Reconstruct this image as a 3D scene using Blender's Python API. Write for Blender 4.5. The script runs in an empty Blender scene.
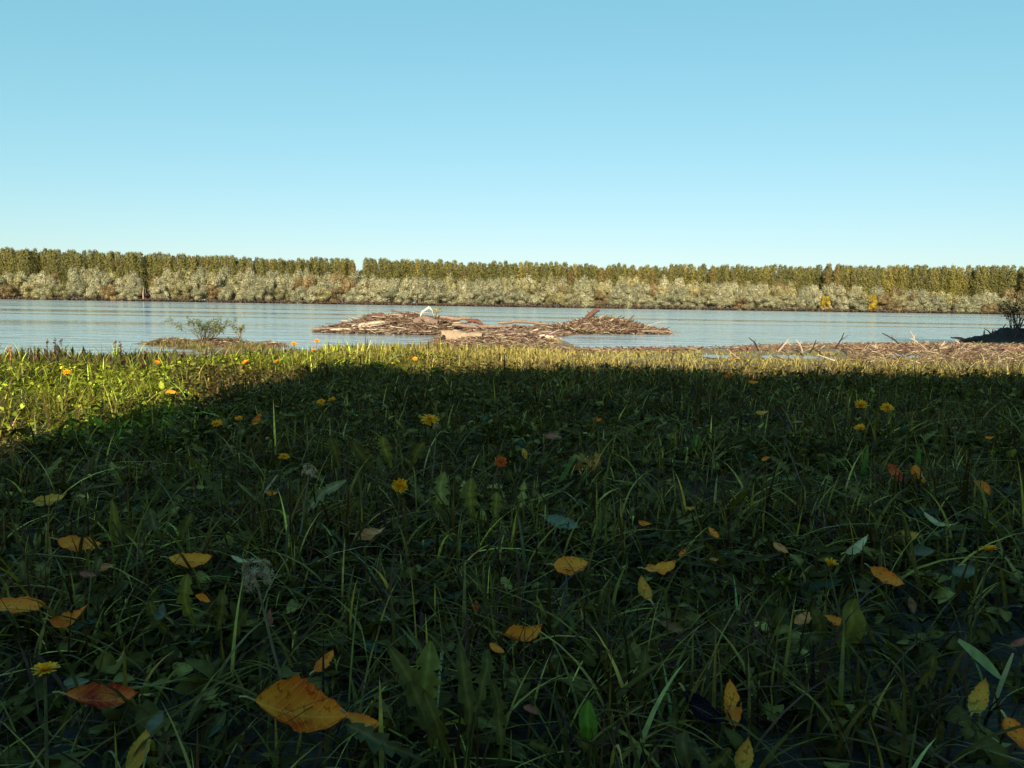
import bpy, math
import numpy as np
from mathutils import Vector, Matrix

rng = np.random.default_rng(11)
PI = math.pi
SC = bpy.context.scene
COL = SC.collection

# ------------------------------------------------------------------ camera
CAM = Vector((0.0, 0.0, 0.38))
F = 790.0
PITCH = math.radians(5.74)
ROLL = math.radians(0.87)
R3 = Matrix.Rotation(PI / 2 - PITCH, 3, 'X') @ Matrix.Rotation(ROLL, 3, 'Z')
WATER = -0.8
cd = bpy.data.cameras.new('camera')
cd.sensor_fit = 'HORIZONTAL'; cd.sensor_width = 36.0; cd.lens = 36.0 * F / 1024
cd.clip_start = 0.02; cd.clip_end = 20000
cam = bpy.data.objects.new('camera', cd); COL.objects.link(cam)
cam.matrix_world = Matrix.Translation(CAM) @ R3.to_4x4()
SC.camera = cam


def ray(px, py):
    return (R3 @ Vector(((px - 512) / F, -(py - 384) / F, -1.0))).normalized()


def at_z(px, py, z):
    d = ray(px, py); return CAM + d * ((z - CAM.z) / d.z)


def at_y(px, py, y):
    d = ray(px, py); return CAM + d * (y / d.y)


# ------------------------------------------------------------------ noise
_perm = np.random.default_rng(5).random((256, 256))


def vnoise(x, y, s=1.0, seed=0):
    x = np.asarray(x, float) / s + seed * 17.3; y = np.asarray(y, float) / s + seed * 7.1
    xi = np.floor(x).astype(int); yi = np.floor(y).astype(int)
    fx = x - xi; fy = y - yi; fx = fx * fx * (3 - 2 * fx); fy = fy * fy * (3 - 2 * fy)
    a = _perm[xi % 256, yi % 256]; b = _perm[(xi + 1) % 256, yi % 256]
    c = _perm[xi % 256, (yi + 1) % 256]; d = _perm[(xi + 1) % 256, (yi + 1) % 256]
    return (a * (1 - fx) + b * fx) * (1 - fy) + (c * (1 - fx) + d * fx) * fy


# ------------------------------------------------------------------ terrain
SH_C = [-3000, 0, 150, 165, 250, 300, 340, 430, 560, 720, 800, 960, 1024, 4000]
SH_S = [16, 15, 16, 20, 20.5, 18, 19, 20, 21, 23, 26, 29, 30, 30]
# islands and spits: centre x, centre y, half width, half depth, height over water
BUMPS = [(-4.35, 31.5, 3.0, 2.0, 0.62), (-5.4, 31.0, 2.2, 1.1, 0.20), (-3.2, 31.5, 1.7, 1.9, 0.34),
         (-0.6, 26.5, 2.1, 5.5, 0.12), (0.1, 31.5, 1.9, 2.6, 0.18), (0.3, 24.0, 1.3, 5.0, 0.06),
         (3.9, 34.5, 1.9, 1.3, 0.42), (3.6, 34.5, 1.0, 1.1, 0.2), (1.8, 33.0, 1.6, 1.5, 0.1),
         (5.3, 34.6, 1.3, .5, .10),
         (-8.1, 20.6, 1.8, 0.9, 0.08)]
PUD = [(3.0, 8.1, .36, .55, -.13), (4.35, 8.6, .24, .35, -.12), (2.25, 8.6, .16, .3, -.15)]


def gz(x, y, rough=True):
    x = np.asarray(x, float); y = np.asarray(y, float)
    c = 512 + F * x / np.maximum(y, 3.0)
    S = np.interp(c, SH_C, SH_S) + (vnoise(x, y, 1.3, 3) - .5) * 1.2
    t = np.clip((y - 5.0) / (S - 5.0), 0, 1)
    left = np.clip((330 - c) / 120, 0, 1)
    prof = t * (1 - left) + (1 - (1 - np.clip(t * 1.5, 0, 1)) ** 1.4) * left
    z = WATER * prof
    z = z - np.clip((y - S) / 10, 0, 1) * 1.4
    for (bx, by, rx, ry, h) in BUMPS:
        q = ((x - bx) / rx) ** 2 + ((y - by) / ry) ** 2
        b = WATER + h * (1 - q) + (vnoise(x, y, .5, 9) - .5) * .16 * np.clip(2 - q, 0, 1)
        z = np.where(q < 1.6, np.maximum(z, b), z)
    far = np.clip((y - 398) / 5, 0, 1)
    z = np.where(y > 60, -2.2 + far * 1.75, z)
    for (bx, by, rx, ry, h) in PUD:
        q = ((x - bx) / rx) ** 2 + ((y - by) / ry) ** 2
        w = np.clip(1.6 - q, 0, 1); z = z * (1 - w) + (h - .03) * w
    if rough:
        near = np.clip((40 - y) / 10, 0, 1)
        z = z + near * ((vnoise(x, y, .35, 1) - .5) * .035 + (vnoise(x, y, .09, 2) - .5) * .015)
    return z


# ------------------------------------------------------------------ mesh helpers
def mesh_np(name, verts, faces, mat=None, col=None, uv=None, smooth=True):
    """verts (n,3); faces (m,k) k=3|4 or list of such arrays; col (n,3)"""
    fl = faces if isinstance(faces, list) else [faces]
    fl = [np.asarray(f, np.int32) for f in fl if len(f)] if fl and hasattr(fl[0], 'ndim') and fl[0].ndim == 2 else [np.asarray(fl, np.int32)]
    me = bpy.data.meshes.new(name)
    verts = np.asarray(verts, np.float32)
    me.vertices.add(len(verts)); me.vertices.foreach_set('co', verts.ravel())
    li = np.concatenate([f.ravel() for f in fl])
    tot = np.concatenate([np.full(len(f), f.shape[1], np.int32) for f in fl])
    st = np.concatenate([[0], np.cumsum(tot)[:-1]]).astype(np.int32)
    me.loops.add(len(li)); me.loops.foreach_set('vertex_index', li)
    me.polygons.add(len(tot)); me.polygons.foreach_set('loop_start', st); me.polygons.foreach_set('loop_total', tot)
    if smooth: me.polygons.foreach_set('use_smooth', np.ones(len(tot), bool))
    me.update(calc_edges=True)
    if col is not None:
        a = me.color_attributes.new('Col', 'FLOAT_COLOR', 'POINT')
        c4 = np.ones((len(verts), 4), np.float32); c4[:, :3] = col
        a.data.foreach_set('color', c4.ravel())
    if uv is not None:
        u = me.uv_layers.new(name='UVMap'); u.data.foreach_set('uv', np.asarray(uv, np.float32)[li].ravel())
    if mat: me.materials.append(mat)
    return me


def link(name, me, parent=None, loc=None):
    o = bpy.data.objects.new(name, me); COL.objects.link(o)
    if loc is not None: o.location = loc
    if parent: o.parent = parent
    return o


def tag(o, label=None, cat=None, group=None, kind=None):
    if label: o['label'] = label
    if cat: o['category'] = cat
    if group: o['group'] = group
    if kind: o['kind'] = kind
    return o


def empty(name, loc, label, cat, group=None):
    o = bpy.data.objects.new(name, None); COL.objects.link(o); o.location = loc
    o.empty_display_size = .1
    return tag(o, label, cat, group)


class MB:
    """collects shapes in world space, links them as one mesh whose origin is `loc`"""
    def __init__(s): s.v = []; s.q = []; s.t = []; s.c = []; s.u = []; s.n = 0

    def add(s, v, f, c=(1, 1, 1), uv=None):
        v = np.asarray(v, float); f = np.asarray(f, int) + s.n
        (s.q if f.shape[1] == 4 else s.t).append(f)
        s.v.append(v); s.n += len(v)
        c = np.asarray(c, float)
        s.c.append(np.broadcast_to(c, (len(v), 3)).copy())
        s.u.append(np.zeros((len(v), 2)) if uv is None else np.asarray(uv, float))

    def tube(s, pts, rad, k=7, c=(1, 1, 1), lump=0.0):
        pts = np.asarray(pts, float); n = len(pts)
        rad = np.broadcast_to(np.asarray(rad, float), (n,))
        tg = np.gradient(pts, axis=0); tg /= np.linalg.norm(tg, axis=1)[:, None] + 1e-12
        ref = np.array([0, 0, 1.0]) if abs(tg[n // 2][2]) < .8 else np.array([1.0, 0, 0])
        sx = np.cross(tg, ref); sx /= np.linalg.norm(sx, axis=1)[:, None]; sy = np.cross(tg, sx)
        a = np.linspace(0, 2 * PI, k, endpoint=False)
        rr = rad[:, None] * (1 + lump * (rng.random((n, k)) - .5))
        v = pts[:, None] + (sx[:, None] * np.cos(a)[None, :, None] + sy[:, None] * np.sin(a)[None, :, None]) * rr[..., None]
        i = np.arange(n - 1)[:, None] * k; j = np.arange(k)[None]; j2 = (j + 1) % k
        f = np.stack([i + j, i + j2, i + k + j2, i + k + j], -1).reshape(-1, 4)
        s.add(v.reshape(-1, 3), f, c)
        for e, rev in ((0, True), (n - 1, False)):
            cap = np.vstack([v[e], pts[e][None]]); jj = np.arange(k)
            t = np.stack([jj, (jj + 1) % k, np.full(k, k)], -1)
            s.add(cap, t[:, ::-1] if rev else t, c)

    def ribbon(s, pts, nrm, wl, wr, fold=0.0, c=(1, 1, 1), wave=0.0, across=3, edgec=None):
        """leaf strip along pts; nrm = face normal hint; wl/wr = half widths per row"""
        pts = np.asarray(pts, float); n = len(pts)
        nrm = np.broadcast_to(np.asarray(nrm, float), (n, 3))
        tg = np.gradient(pts, axis=0); tg /= np.linalg.norm(tg, axis=1)[:, None] + 1e-12
        sd = np.cross(tg, nrm); sd /= np.linalg.norm(sd, axis=1)[:, None] + 1e-12
        nn = np.cross(sd, tg)
        cols = np.linspace(-1, 1, across)
        u = np.linspace(0, 1, n)
        v = []; uv = []; cc = []
        for q in cols:
            w = (wl if q < 0 else wr) * q
            h = fold * abs(q) ** 1.5 * np.abs(w) + wave * np.sin(u * 17 + q * 3) * q * q
            v.append(pts + sd * w[:, None] + nn * h[:, None]); uv.append(np.stack([u, np.full(n, q)], -1))
            base = np.asarray(c, float)
            cc.append(np.broadcast_to(base if edgec is None else base * (1 - abs(q)) + np.asarray(edgec) * abs(q), (n, 3)))
        v = np.stack(v, 1).reshape(-1, 3); uv = np.stack(uv, 1).reshape(-1, 2); cc = np.stack(cc, 1).reshape(-1, 3)
        i = np.arange(n - 1)[:, None] * across; j = np.arange(across - 1)[None]
        f = np.stack([i + j, i + j + 1, i + across + j + 1, i + across + j], -1).reshape(-1, 4)
        s.add(v, f, cc, uv)

    def build(s, name, mat, parent=None, loc=None):
        v = np.vstack(s.v); base = np.array(loc if loc is not None else (parent.location if parent else (0, 0, 0)), float)
        fs = []
        if s.q: fs.append(np.vstack(s.q))
        if s.t: fs.append(np.vstack(s.t))
        me = mesh_np(name, v - base, fs, mat, np.vstack(s.c), np.vstack(s.u))
        return link(name, me, parent, None if parent else base)


def scatter(tv, tf, pos, rot, scale, col, tc=None):
    """merge n copies of template (tv,tf): rot (n,3,3), scale (n,3)"""
    n = len(pos); k = len(tv)
    v = np.einsum('nij,nkj->nki', rot, tv[None] * scale[:, None, :]) + pos[:, None]
    f = (np.asarray(tf)[None] + (np.arange(n) * k)[:, None, None]).reshape(-1, np.asarray(tf).shape[1])
    c = np.repeat(col[:, None], k, 1)
    if tc is not None: c = c * tc[None]
    return v.reshape(-1, 3), f, c.reshape(-1, 3)


def frames(az, tilt, roll=None):
    """columns: x side, y forward (up when tilt=90deg), z normal"""
    ca, sa = np.cos(az), np.sin(az); ct, st = np.cos(tilt), np.sin(tilt)
    y = np.stack([ca * ct, sa * ct, st], -1); x = np.stack([sa, -ca, 0 * ca], -1); z = np.cross(x, y)
    if roll is not None:
        cr, sr = np.cos(roll)[:, None], np.sin(roll)[:, None]
        x, z = x * cr + z * sr, z * cr - x * sr
    return np.stack([x, y, z], -1)


# ------------------------------------------------------------------ materials
def mat(name):
    m = bpy.data.materials.new(name); m.use_nodes = True; nt = m.node_tree; nt.nodes.clear()
    out = nt.nodes.new('ShaderNodeOutputMaterial'); b = nt.nodes.new('ShaderNodeBsdfPrincipled')
    nt.links.new(b.outputs[0], out.inputs[0])
    return m, nt, b, out


def N(nt, t, **kw):
    n = nt.nodes.new(t)
    for k, v in kw.items():
        if k.startswith('i_'): n.inputs[k[2:].replace('_', ' ')].default_value = v
        else: setattr(n, k, v)
    return n


def mixc(nt, a, b, fac, mode='MIX'):
    m = nt.nodes.new('ShaderNodeMix'); m.data_type = 'RGBA'; m.blend_type = mode
    for sock, v in ((m.inputs[0], fac), (m.inputs[6], a), (m.inputs[7], b)):
        if hasattr(v, 'type') and hasattr(v, 'links'): nt.links.new(v, sock)
        elif isinstance(v, (int, float)): sock.default_value = v
        else: sock.default_value = (*v, 1) if len(v) == 3 else v
    return m.outputs[2]


def ramp(nt, src, stops):
    r = nt.nodes.new('ShaderNodeValToRGB'); e = r.color_ramp.elements
    while len(e) < len(stops): e.new(.5)
    for el, (p, c) in zip(e, stops): el.position = p; el.color = (*c, 1)
    nt.links.new(src, r.inputs[0]); return r.outputs[0]


def math_n(nt, op, a, b=None, c=None):
    m = nt.nodes.new('ShaderNodeMath'); m.operation = op
    for i, v in enumerate((a, b, c)):
        if v is None: continue
        if isinstance(v, (int, float)): m.inputs[i].default_value = v
        else: nt.links.new(v, m.inputs[i])
    return m.outputs[0]


def leafy(name, rough=.45, trans=.35, noise=60.0, spec=.5, rand=0.0, tcol=(1.3, 1.5, .5)):
    """foliage: per-vertex own colour + fine mottling + translucency"""
    m, nt, b, out = mat(name)
    at = N(nt, 'ShaderNodeAttribute', attribute_name='Col')
    tc = N(nt, 'ShaderNodeTexCoord')
    no = N(nt, 'ShaderNodeTexNoise', i_Scale=noise, i_Detail=3.0)
    nt.links.new(tc.outputs['Object'], no.inputs['Vector'])
    mot = ramp(nt, no.outputs[0], [(.3, (.72, .72, .72)), (.7, (1.25, 1.25, 1.2))])
    c = mixc(nt, at.outputs[0], mot, 1.0, 'MULTIPLY')
    if rand:
        oi = N(nt, 'ShaderNodeObjectInfo')
        rr = ramp(nt, oi.outputs['Random'], [(0, (1 - rand, 1 - rand * .9, 1 - rand)), (.5, (1, 1, .95)), (1, (1 + rand, 1 + rand * .8, 1 + rand * .6))])
        c = mixc(nt, c, rr, 1.0, 'MULTIPLY')
    nt.links.new(c, b.inputs['Base Color']); b.inputs['Roughness'].default_value = rough
    b.inputs['Specular IOR Level'].default_value = spec
    if trans:
        t = N(nt, 'ShaderNodeBsdfTranslucent'); tcn = mixc(nt, c, tcol, 1.0, 'MULTIPLY')
        nt.links.new(tcn, t.inputs[0]); mx = N(nt, 'ShaderNodeMixShader'); mx.inputs[0].default_value = trans
        nt.links.new(b.outputs[0], mx.inputs[1]); nt.links.new(t.outputs[0], mx.inputs[2]); nt.links.new(mx.outputs[0], out.inputs[0])
    return m


M_grass = leafy('grass_blade', .6, .3, 90, .02, tcol=(1.35, 1.25, .4))
M_weed = leafy('broad_leaf', .6, .25, 110, .03, tcol=(1.35, 1.25, .4))
M_crown_w = leafy('willow_leaves', .7, .2, .9, .2, .22)
M_crown_p = leafy('poplar_leaves', .7, .2, .9, .2, .22)
M_petal = leafy('petals', .6, .3, 200, .2, tcol=(1.1, 1.0, .4))
M_stem = leafy('plant_stem', .6, 0, 100, .05)
M_hedge = leafy('hedge_leaves', .6, .15, 6, .3)


def woody(name, c1, c2, scale=12.0, bump=.6):
    m, nt, b, out = mat(name)
    tc = N(nt, 'ShaderNodeTexCoord'); mp = N(nt, 'ShaderNodeMapping'); mp.inputs['Scale'].default_value = (1, 1, 1)
    nt.links.new(tc.outputs['Object'], mp.inputs[0])
    no = N(nt, 'ShaderNodeTexNoise', i_Scale=scale, i_Detail=6.0, i_Roughness=.65, i_Distortion=.6); nt.links.new(mp.outputs[0], no.inputs['Vector'])
    c = ramp(nt, no.outputs[0], [(.3, c1), (.7, c2)])
    at = N(nt, 'ShaderNodeAttribute', attribute_name='Col'); c = mixc(nt, c, at.outputs[0], 1.0, 'MULTIPLY')
    nt.links.new(c, b.inputs['Base Color']); b.inputs['Roughness'].default_value = .85; b.inputs['Specular IOR Level'].default_value = .2
    bp = N(nt, 'ShaderNodeBump', i_Strength=bump, i_Distance=.02); nt.links.new(no.outputs[0], bp.inputs['Height']); nt.links.new(bp.outputs[0], b.inputs['Normal'])
    return m


M_bark = woody('bark', (.10, .075, .055), (.26, .2, .15), 8)
M_drift = woody('weathered_wood', (.11, .065, .045), (.30, .21, .15), 14)
M_debris = woody('litter', (.7, .7, .7), (1.2, 1.2, 1.2), 9)
M_palewood = woody('bleached_wood', (.24, .18, .12), (.52, .42, .31), 10, .5)
M_dark = woody('wet_soil', (.018, .013, .013), (.05, .035, .03), 6)


def fallen_mat(name, ca, cb, cc, spots=.5, rough=.5):
    """fallen leaf: own colour patches, paler midrib and side veins, brown specks"""
    m, nt, b, out = mat(name)
    uv = N(nt, 'ShaderNodeUVMap', uv_map='UVMap'); sp = N(nt, 'ShaderNodeSeparateXYZ'); nt.links.new(uv.outputs[0], sp.inputs[0])
    u, v = sp.outputs[0], sp.outputs[1]; av = math_n(nt, 'ABSOLUTE', v)
    tc = N(nt, 'ShaderNodeTexCoord')
    n1 = N(nt, 'ShaderNodeTexNoise', i_Scale=32.0, i_Detail=4.0); nt.links.new(tc.outputs['Object'], n1.inputs['Vector'])
    n2 = N(nt, 'ShaderNodeTexNoise', i_Scale=260.0, i_Detail=3.0); nt.links.new(tc.outputs['Object'], n2.inputs['Vector'])
    base = ramp(nt, n1.outputs[0], [(.36, ca), (.52, cb), (.66, cc)])
    base = mixc(nt, base, cc, math_n(nt, 'MULTIPLY', math_n(nt, 'POWER', av, 3.0), .6))
    sv = math_n(nt, 'SINE', math_n(nt, 'MULTIPLY', math_n(nt, 'SUBTRACT', u, math_n(nt, 'MULTIPLY', av, .22)), 58.0))
    vein = math_n(nt, 'SMOOTH_MAX', math_n(nt, 'GREATER_THAN', sv, .93), math_n(nt, 'LESS_THAN', av, .05), .05)
    pale = tuple(min(.9, q * 1.35 + .06) for q in ca)
    base = mixc(nt, base, pale, math_n(nt, 'MULTIPLY', vein, .4))
    sk = math_n(nt, 'MULTIPLY', math_n(nt, 'GREATER_THAN', n2.outputs[0], .62), spots)
    base = mixc(nt, base, (.07, .035, .015), sk)
    nt.links.new(base, b.inputs['Base Color']); b.inputs['Roughness'].default_value = rough; b.inputs['Specular IOR Level'].default_value = .12
    bp = N(nt, 'ShaderNodeBump', i_Strength=.5, i_Distance=.002); nt.links.new(math_n(nt, 'ADD', vein, n2.outputs[0]), bp.inputs['Height']); nt.links.new(bp.outputs[0], b.inputs['Normal'])
    t = N(nt, 'ShaderNodeBsdfTranslucent'); nt.links.new(base, t.inputs[0]); mx = N(nt, 'ShaderNodeMixShader'); mx.inputs[0].default_value = .2
    nt.links.new(b.outputs[0], mx.inputs[1]); nt.links.new(t.outputs[0], mx.inputs[2]); nt.links.new(mx.outputs[0], out.inputs[0])
    return m


LM = {
    'amber': fallen_mat('amber_leaf', (.95, .36, .03), (.90, .24, .02), (.62, .07, .01)),
    'orange': fallen_mat('orange_leaf', (.95, .24, .02), (.95, .33, .04), (.76, .12, .012)),
    'yellow': fallen_mat('yellow_leaf', (.95, .37, .03), (.95, .29, .03), (.85, .15, .015)),
    'olive': fallen_mat('olive_yellow_leaf', (.80, .40, .06), (.78, .32, .04), (.42, .24, .03)),
    'tan': fallen_mat('tan_leaf', (.80, .38, .16), (.72, .26, .08), (.45, .14, .05)),
    'red': fallen_mat('red_leaf', (.75, .20, .03), (.48, .05, .02), (.32, .012, .015)),
    'pale': fallen_mat('pale_leaf', (.62, .58, .34), (.66, .54, .28), (.42, .38, .18), .25),
    'brown': fallen_mat('brown_leaf', (.25, .12, .05), (.30, .16, .07), (.12, .05, .03)),
    'pink': fallen_mat('pinkish_leaf', (.48, .18, .12), (.42, .13, .08), (.18, .07, .05)),
    'bluegreen': fallen_mat('blue_green_leaf', (.15, .16, .10), (.20, .21, .14), (.08, .09, .05), .2, .55),
    'violet': fallen_mat('violet_leaf', (.012, .006, .016), (.018, .008, .022), (.006, .003, .008), .2, .6),
}


# ground
def ground_mat():
    m, nt, b, out = mat('ground_soil')
    ge = N(nt, 'ShaderNodeNewGeometry'); sp = N(nt, 'ShaderNodeSeparateXYZ'); nt.links.new(ge.outputs['Position'], sp.inputs[0])
    n1 = N(nt, 'ShaderNodeTexNoise', i_Scale=2.2, i_Detail=8.0, i_Roughness=.7); nt.links.new(ge.outputs['Position'], n1.inputs['Vector'])
    n2 = N(nt, 'ShaderNodeTexNoise', i_Scale=45.0, i_Detail=5.0); nt.links.new(ge.outputs['Position'], n2.inputs['Vector'])
    soil = ramp(nt, n2.outputs[0], [(.3, (.012, .007, .007)), (.7, (.040, .024, .018))])
    mud = ramp(nt, n1.outputs[0], [(.3, (.09, .055, .038)), (.55, (.19, .125, .08)), (.75, (.32, .24, .16))])
    dry = ramp(nt, n2.outputs[0], [(.3, (.10, .09, .04)), (.7, (.26, .21, .09))])
    f1 = math_n(nt, 'MULTIPLY', math_n(nt, 'SUBTRACT', sp.outputs[1], 4.5), .35); f1n = N(nt, 'ShaderNodeClamp'); nt.links.new(f1, f1n.inputs[0])
    f2 = math_n(nt, 'MULTIPLY', math_n(nt, 'SUBTRACT', sp.outputs[1], math_n(nt, 'ADD', 9.0, math_n(nt, 'MULTIPLY', n1.outputs[0], 5.0))), .4); f2n = N(nt, 'ShaderNodeClamp'); nt.links.new(f2, f2n.inputs[0])
    c = mixc(nt, soil, dry, f1n.outputs[0]); c = mixc(nt, c, mud, f2n.outputs[0])
    fg = math_n(nt, 'MULTIPLY', math_n(nt, 'SUBTRACT', sp.outputs[1], 380.0), .05); fgn = N(nt, 'ShaderNodeClamp'); nt.links.new(fg, fgn.inputs[0])
    c = mixc(nt, c, (.06, .045, .03), fgn.outputs[0])
    nt.links.new(c, b.inputs['Base Color']); b.inputs['Roughness'].default_value = .85
    bp = N(nt, 'ShaderNodeBump', i_Strength=.7, i_Distance=.03); nt.links.new(n2.outputs[0], bp.inputs['Height']); nt.links.new(bp.outputs[0], b.inputs['Normal'])
    return m


xs = np.unique(np.concatenate([np.linspace(-5, 5, 160), np.linspace(5, 24, 130), np.linspace(-24, -5, 130), -np.geomspace(24, 4500, 30), np.geomspace(24, 4500, 30)]))
ys = np.unique(np.concatenate([-np.geomspace(1, 600, 20), np.linspace(-1, 8, 150), np.linspace(8, 40, 260), np.linspace(40, 60, 8), np.geomspace(60, 395, 10), np.linspace(395, 410, 12), np.geomspace(410, 6000, 22)]))
X, Y = np.meshgrid(xs, ys)
Z = gz(X, Y)
V = np.stack([X, Y, Z], -1).reshape(-1, 3); nx = len(xs); ny = len(ys)
i = np.arange(ny - 1)[:, None] * nx + np.arange(nx - 1)[None]
Fq = np.stack([i, i + 1, i + nx + 1, i + nx], -1).reshape(-1, 4)
g = link('ground', mesh_np('ground', V, Fq, ground_mat())); tag(g, kind='structure')


# water
def water_mat(name, puddle=False):
    m, nt, b, out = mat(name)
    ge = N(nt, 'ShaderNodeNewGeometry')
    def nz(sc, det, sx=1.0, sy=1.0):
        mp = N(nt, 'ShaderNodeMapping'); mp.inputs['Scale'].default_value = (sx, sy, 1); nt.links.new(ge.outputs['Position'], mp.inputs[0])
        q = N(nt, 'ShaderNodeTexNoise', i_Scale=sc, i_Detail=det, i_Roughness=.6); nt.links.new(mp.outputs[0], q.inputs['Vector']); return q.outputs[0]
    b.inputs['IOR'].default_value = 1.33
    if puddle:
        b.inputs['Base Color'].default_value = (.10, .08, .06, 1); b.inputs['Roughness'].default_value = .12
        h = nz(20, 2); st = .02
        bp = N(nt, 'ShaderNodeBump', i_Strength=.1, i_Distance=.01); nt.links.new(h, bp.inputs['Height']); nt.links.new(bp.outputs[0], b.inputs['Normal'])
        return m
    b.inputs['Base Color'].default_value = (.34, .42, .43, 1)
    calm = nz(.075, 4, .07, 1.0)               # long slicks across the current
    cf = ramp(nt, calm, [(.41, (0, 0, 0)), (.50, (1, 1, 1))])
    h = math_n(nt, 'ADD', math_n(nt, 'MULTIPLY', nz(.9, 3, .5, 1.3), 1.0), math_n(nt, 'MULTIPLY', nz(6, 3, .8, 1.0), .12))
    bp = N(nt, 'ShaderNodeBump', i_Distance=.30)
    sv = math_n(nt, 'ADD', math_n(nt, 'MULTIPLY', cf, .60), .08); nt.links.new(sv, bp.inputs['Strength'])
    nt.links.new(h, bp.inputs['Height']); nt.links.new(bp.outputs[0], b.inputs['Normal'])
    nt.links.new(math_n(nt, 'ADD', math_n(nt, 'MULTIPLY', cf, .06), .04), b.inputs['Roughness'])
    return m


wv = [(-4500, 8.5, WATER), (4500, 8.5, WATER), (4500, 420, WATER), (-4500, 420, WATER)]
w = link('river', mesh_np('river', wv, [[0, 1, 2, 3]], water_mat('river_water'))); tag(w, kind='structure')
pm = water_mat('puddle_water', True)
for (bx, by, rx, ry, h) in PUD:
    a = np.linspace(0, 2 * PI, 28, endpoint=False); r = 1.12
    v = [(bx, by, h)] + [(bx + rx * r * math.cos(q), by + ry * r * math.sin(q), h) for q in a]
    f = [(0, 1 + k, 1 + (k + 1) % 28) for k in range(28)]
    tag(link('puddle', mesh_np('puddle', v, f, pm)), kind='structure')

# ------------------------------------------------------------------ far trees
def rot_rand(n, out, jitter=.6):
    """frames whose z is near the direction `out`"""
    z = out + rng.normal(0, jitter, (n, 3)); z /= np.linalg.norm(z, axis=1)[:, None]
    t = rng.normal(0, 1, (n, 3)); x = np.cross(t, z); x /= np.linalg.norm(x, axis=1)[:, None]
    return np.stack([x, np.cross(z, x), z], -1)


QUAD = np.array([[-.5, -.1, 0], [0, -.5, .08], [.5, 0, 0], [.05, .5, .1]]); QF = np.array([[0, 1, 2, 3]])


def willow_mesh(seed, W, H, col, dark):
    global rng
    rng = np.random.default_rng(seed)
    vs = []; fs = []; cs = []; n0 = 0
    nl = 19
    for k in range(nl):
        th = rng.random() * 2 * PI; h = rng.random() ** .8
        rr = (W / 2) * (math.sin(PI * (0.14 + .68 * h)) ** .7) * (rng.random() ** .4) * .85
        c = np.array([math.cos(th) * rr, math.sin(th) * rr, H * (.08 + .74 * h)])
        r = rng.uniform(.15, .24) * W
        n = 300
        d = rng.normal(0, 1, (n, 3)); d /= np.linalg.norm(d, axis=1)[:, None]
        p = c + d * (r * rng.uniform(.55, 1.08, n))[:, None] * np.array([1, 1, 1.15])
        p[:, 2] = np.maximum(p[:, 2], .2)
        tone = rng.uniform(.65, 1.3); cc = np.array(col) * tone
        cl = cc[None] * rng.uniform(.7, 1.3, (n, 1)); m = rng.random(n) < .12; cl[m] = np.array(dark) * rng.uniform(.7, 1.3, (m.sum(), 1))
        s = rng.uniform(.5, 1.0, (n, 1)) * np.array([[1, 1, 1]]) * .58
        v, f, c_ = scatter(QUAD, QF, p, rot_rand(n, d, .3), s, cl)
        vs.append(v); fs.append(f + n0); cs.append(c_); n0 += len(v)
    return mesh_np('crown', np.vstack(vs), np.vstack(fs), M_crown_w, np.vstack(cs), smooth=False)


def poplar_mesh(seed, W, H, col, dark):
    global rng
    rng = np.random.default_rng(seed)
    n = 2200
    h = rng.random(n); h0 = .22
    z = H * (h0 + (1 - h0) * h)
    prof = np.sin(PI * np.clip(.12 + .76 * h, 0, 1)) ** .6
    sub = rng.random(n) * 2 * PI
    lob = 1 + .25 * np.sin(sub * 3 + z * .9)
    r = W / 2 * prof * lob * rng.random(n) ** .35 * (1 - .42 * h ** 3)
    p = np.stack([np.cos(sub) * r, np.sin(sub) * r, z + rng.normal(0, .4, n)], -1)
    d = np.stack([np.cos(sub), np.sin(sub), np.full(n, .5)], -1)
    cl = np.array(col)[None] * rng.uniform(.65, 1.35, (n, 1)); m = rng.random(n) < .2; cl[m] = np.array(dark) * rng.uniform(.7, 1.2, (m.sum(), 1))
    v, f, c = scatter(QUAD, QF, p, rot_rand(n, d, .5), rng.uniform(.4, .8, (n, 1)) * np.array([[.8, 1, 1]]), cl)
    return mesh_np('crown', v, f, M_crown_p, c, smooth=False)


def trunk_mesh(seed, H, r, limbs):
    global rng
    rng = np.random.default_rng(seed)
    b = MB(); k = np.linspace(0, 1, 6)
    b.tube(np.stack([.3 * np.sin(k * 3 + seed), .2 * np.cos(k * 2), k * H], -1), r * (1 - .75 * k), 6)
    for q in range(limbs):
        a = rng.random() * 2 * PI; h = H * rng.uniform(.25, .8); L = rng.uniform(.15, .35) * H
        b.tube([(0, 0, h), (math.cos(a) * L * .5, math.sin(a) * L * .5, h + L * .5), (math.cos(a) * L * .8, math.sin(a) * L * .8, h + L)], [r * .4, r * .25, r * .08], 5)
    v = np.vstack(b.v)
    return mesh_np('trunk', v, [np.vstack(b.q), np.vstack(b.t)], M_bark, np.vstack(b.c))


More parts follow.
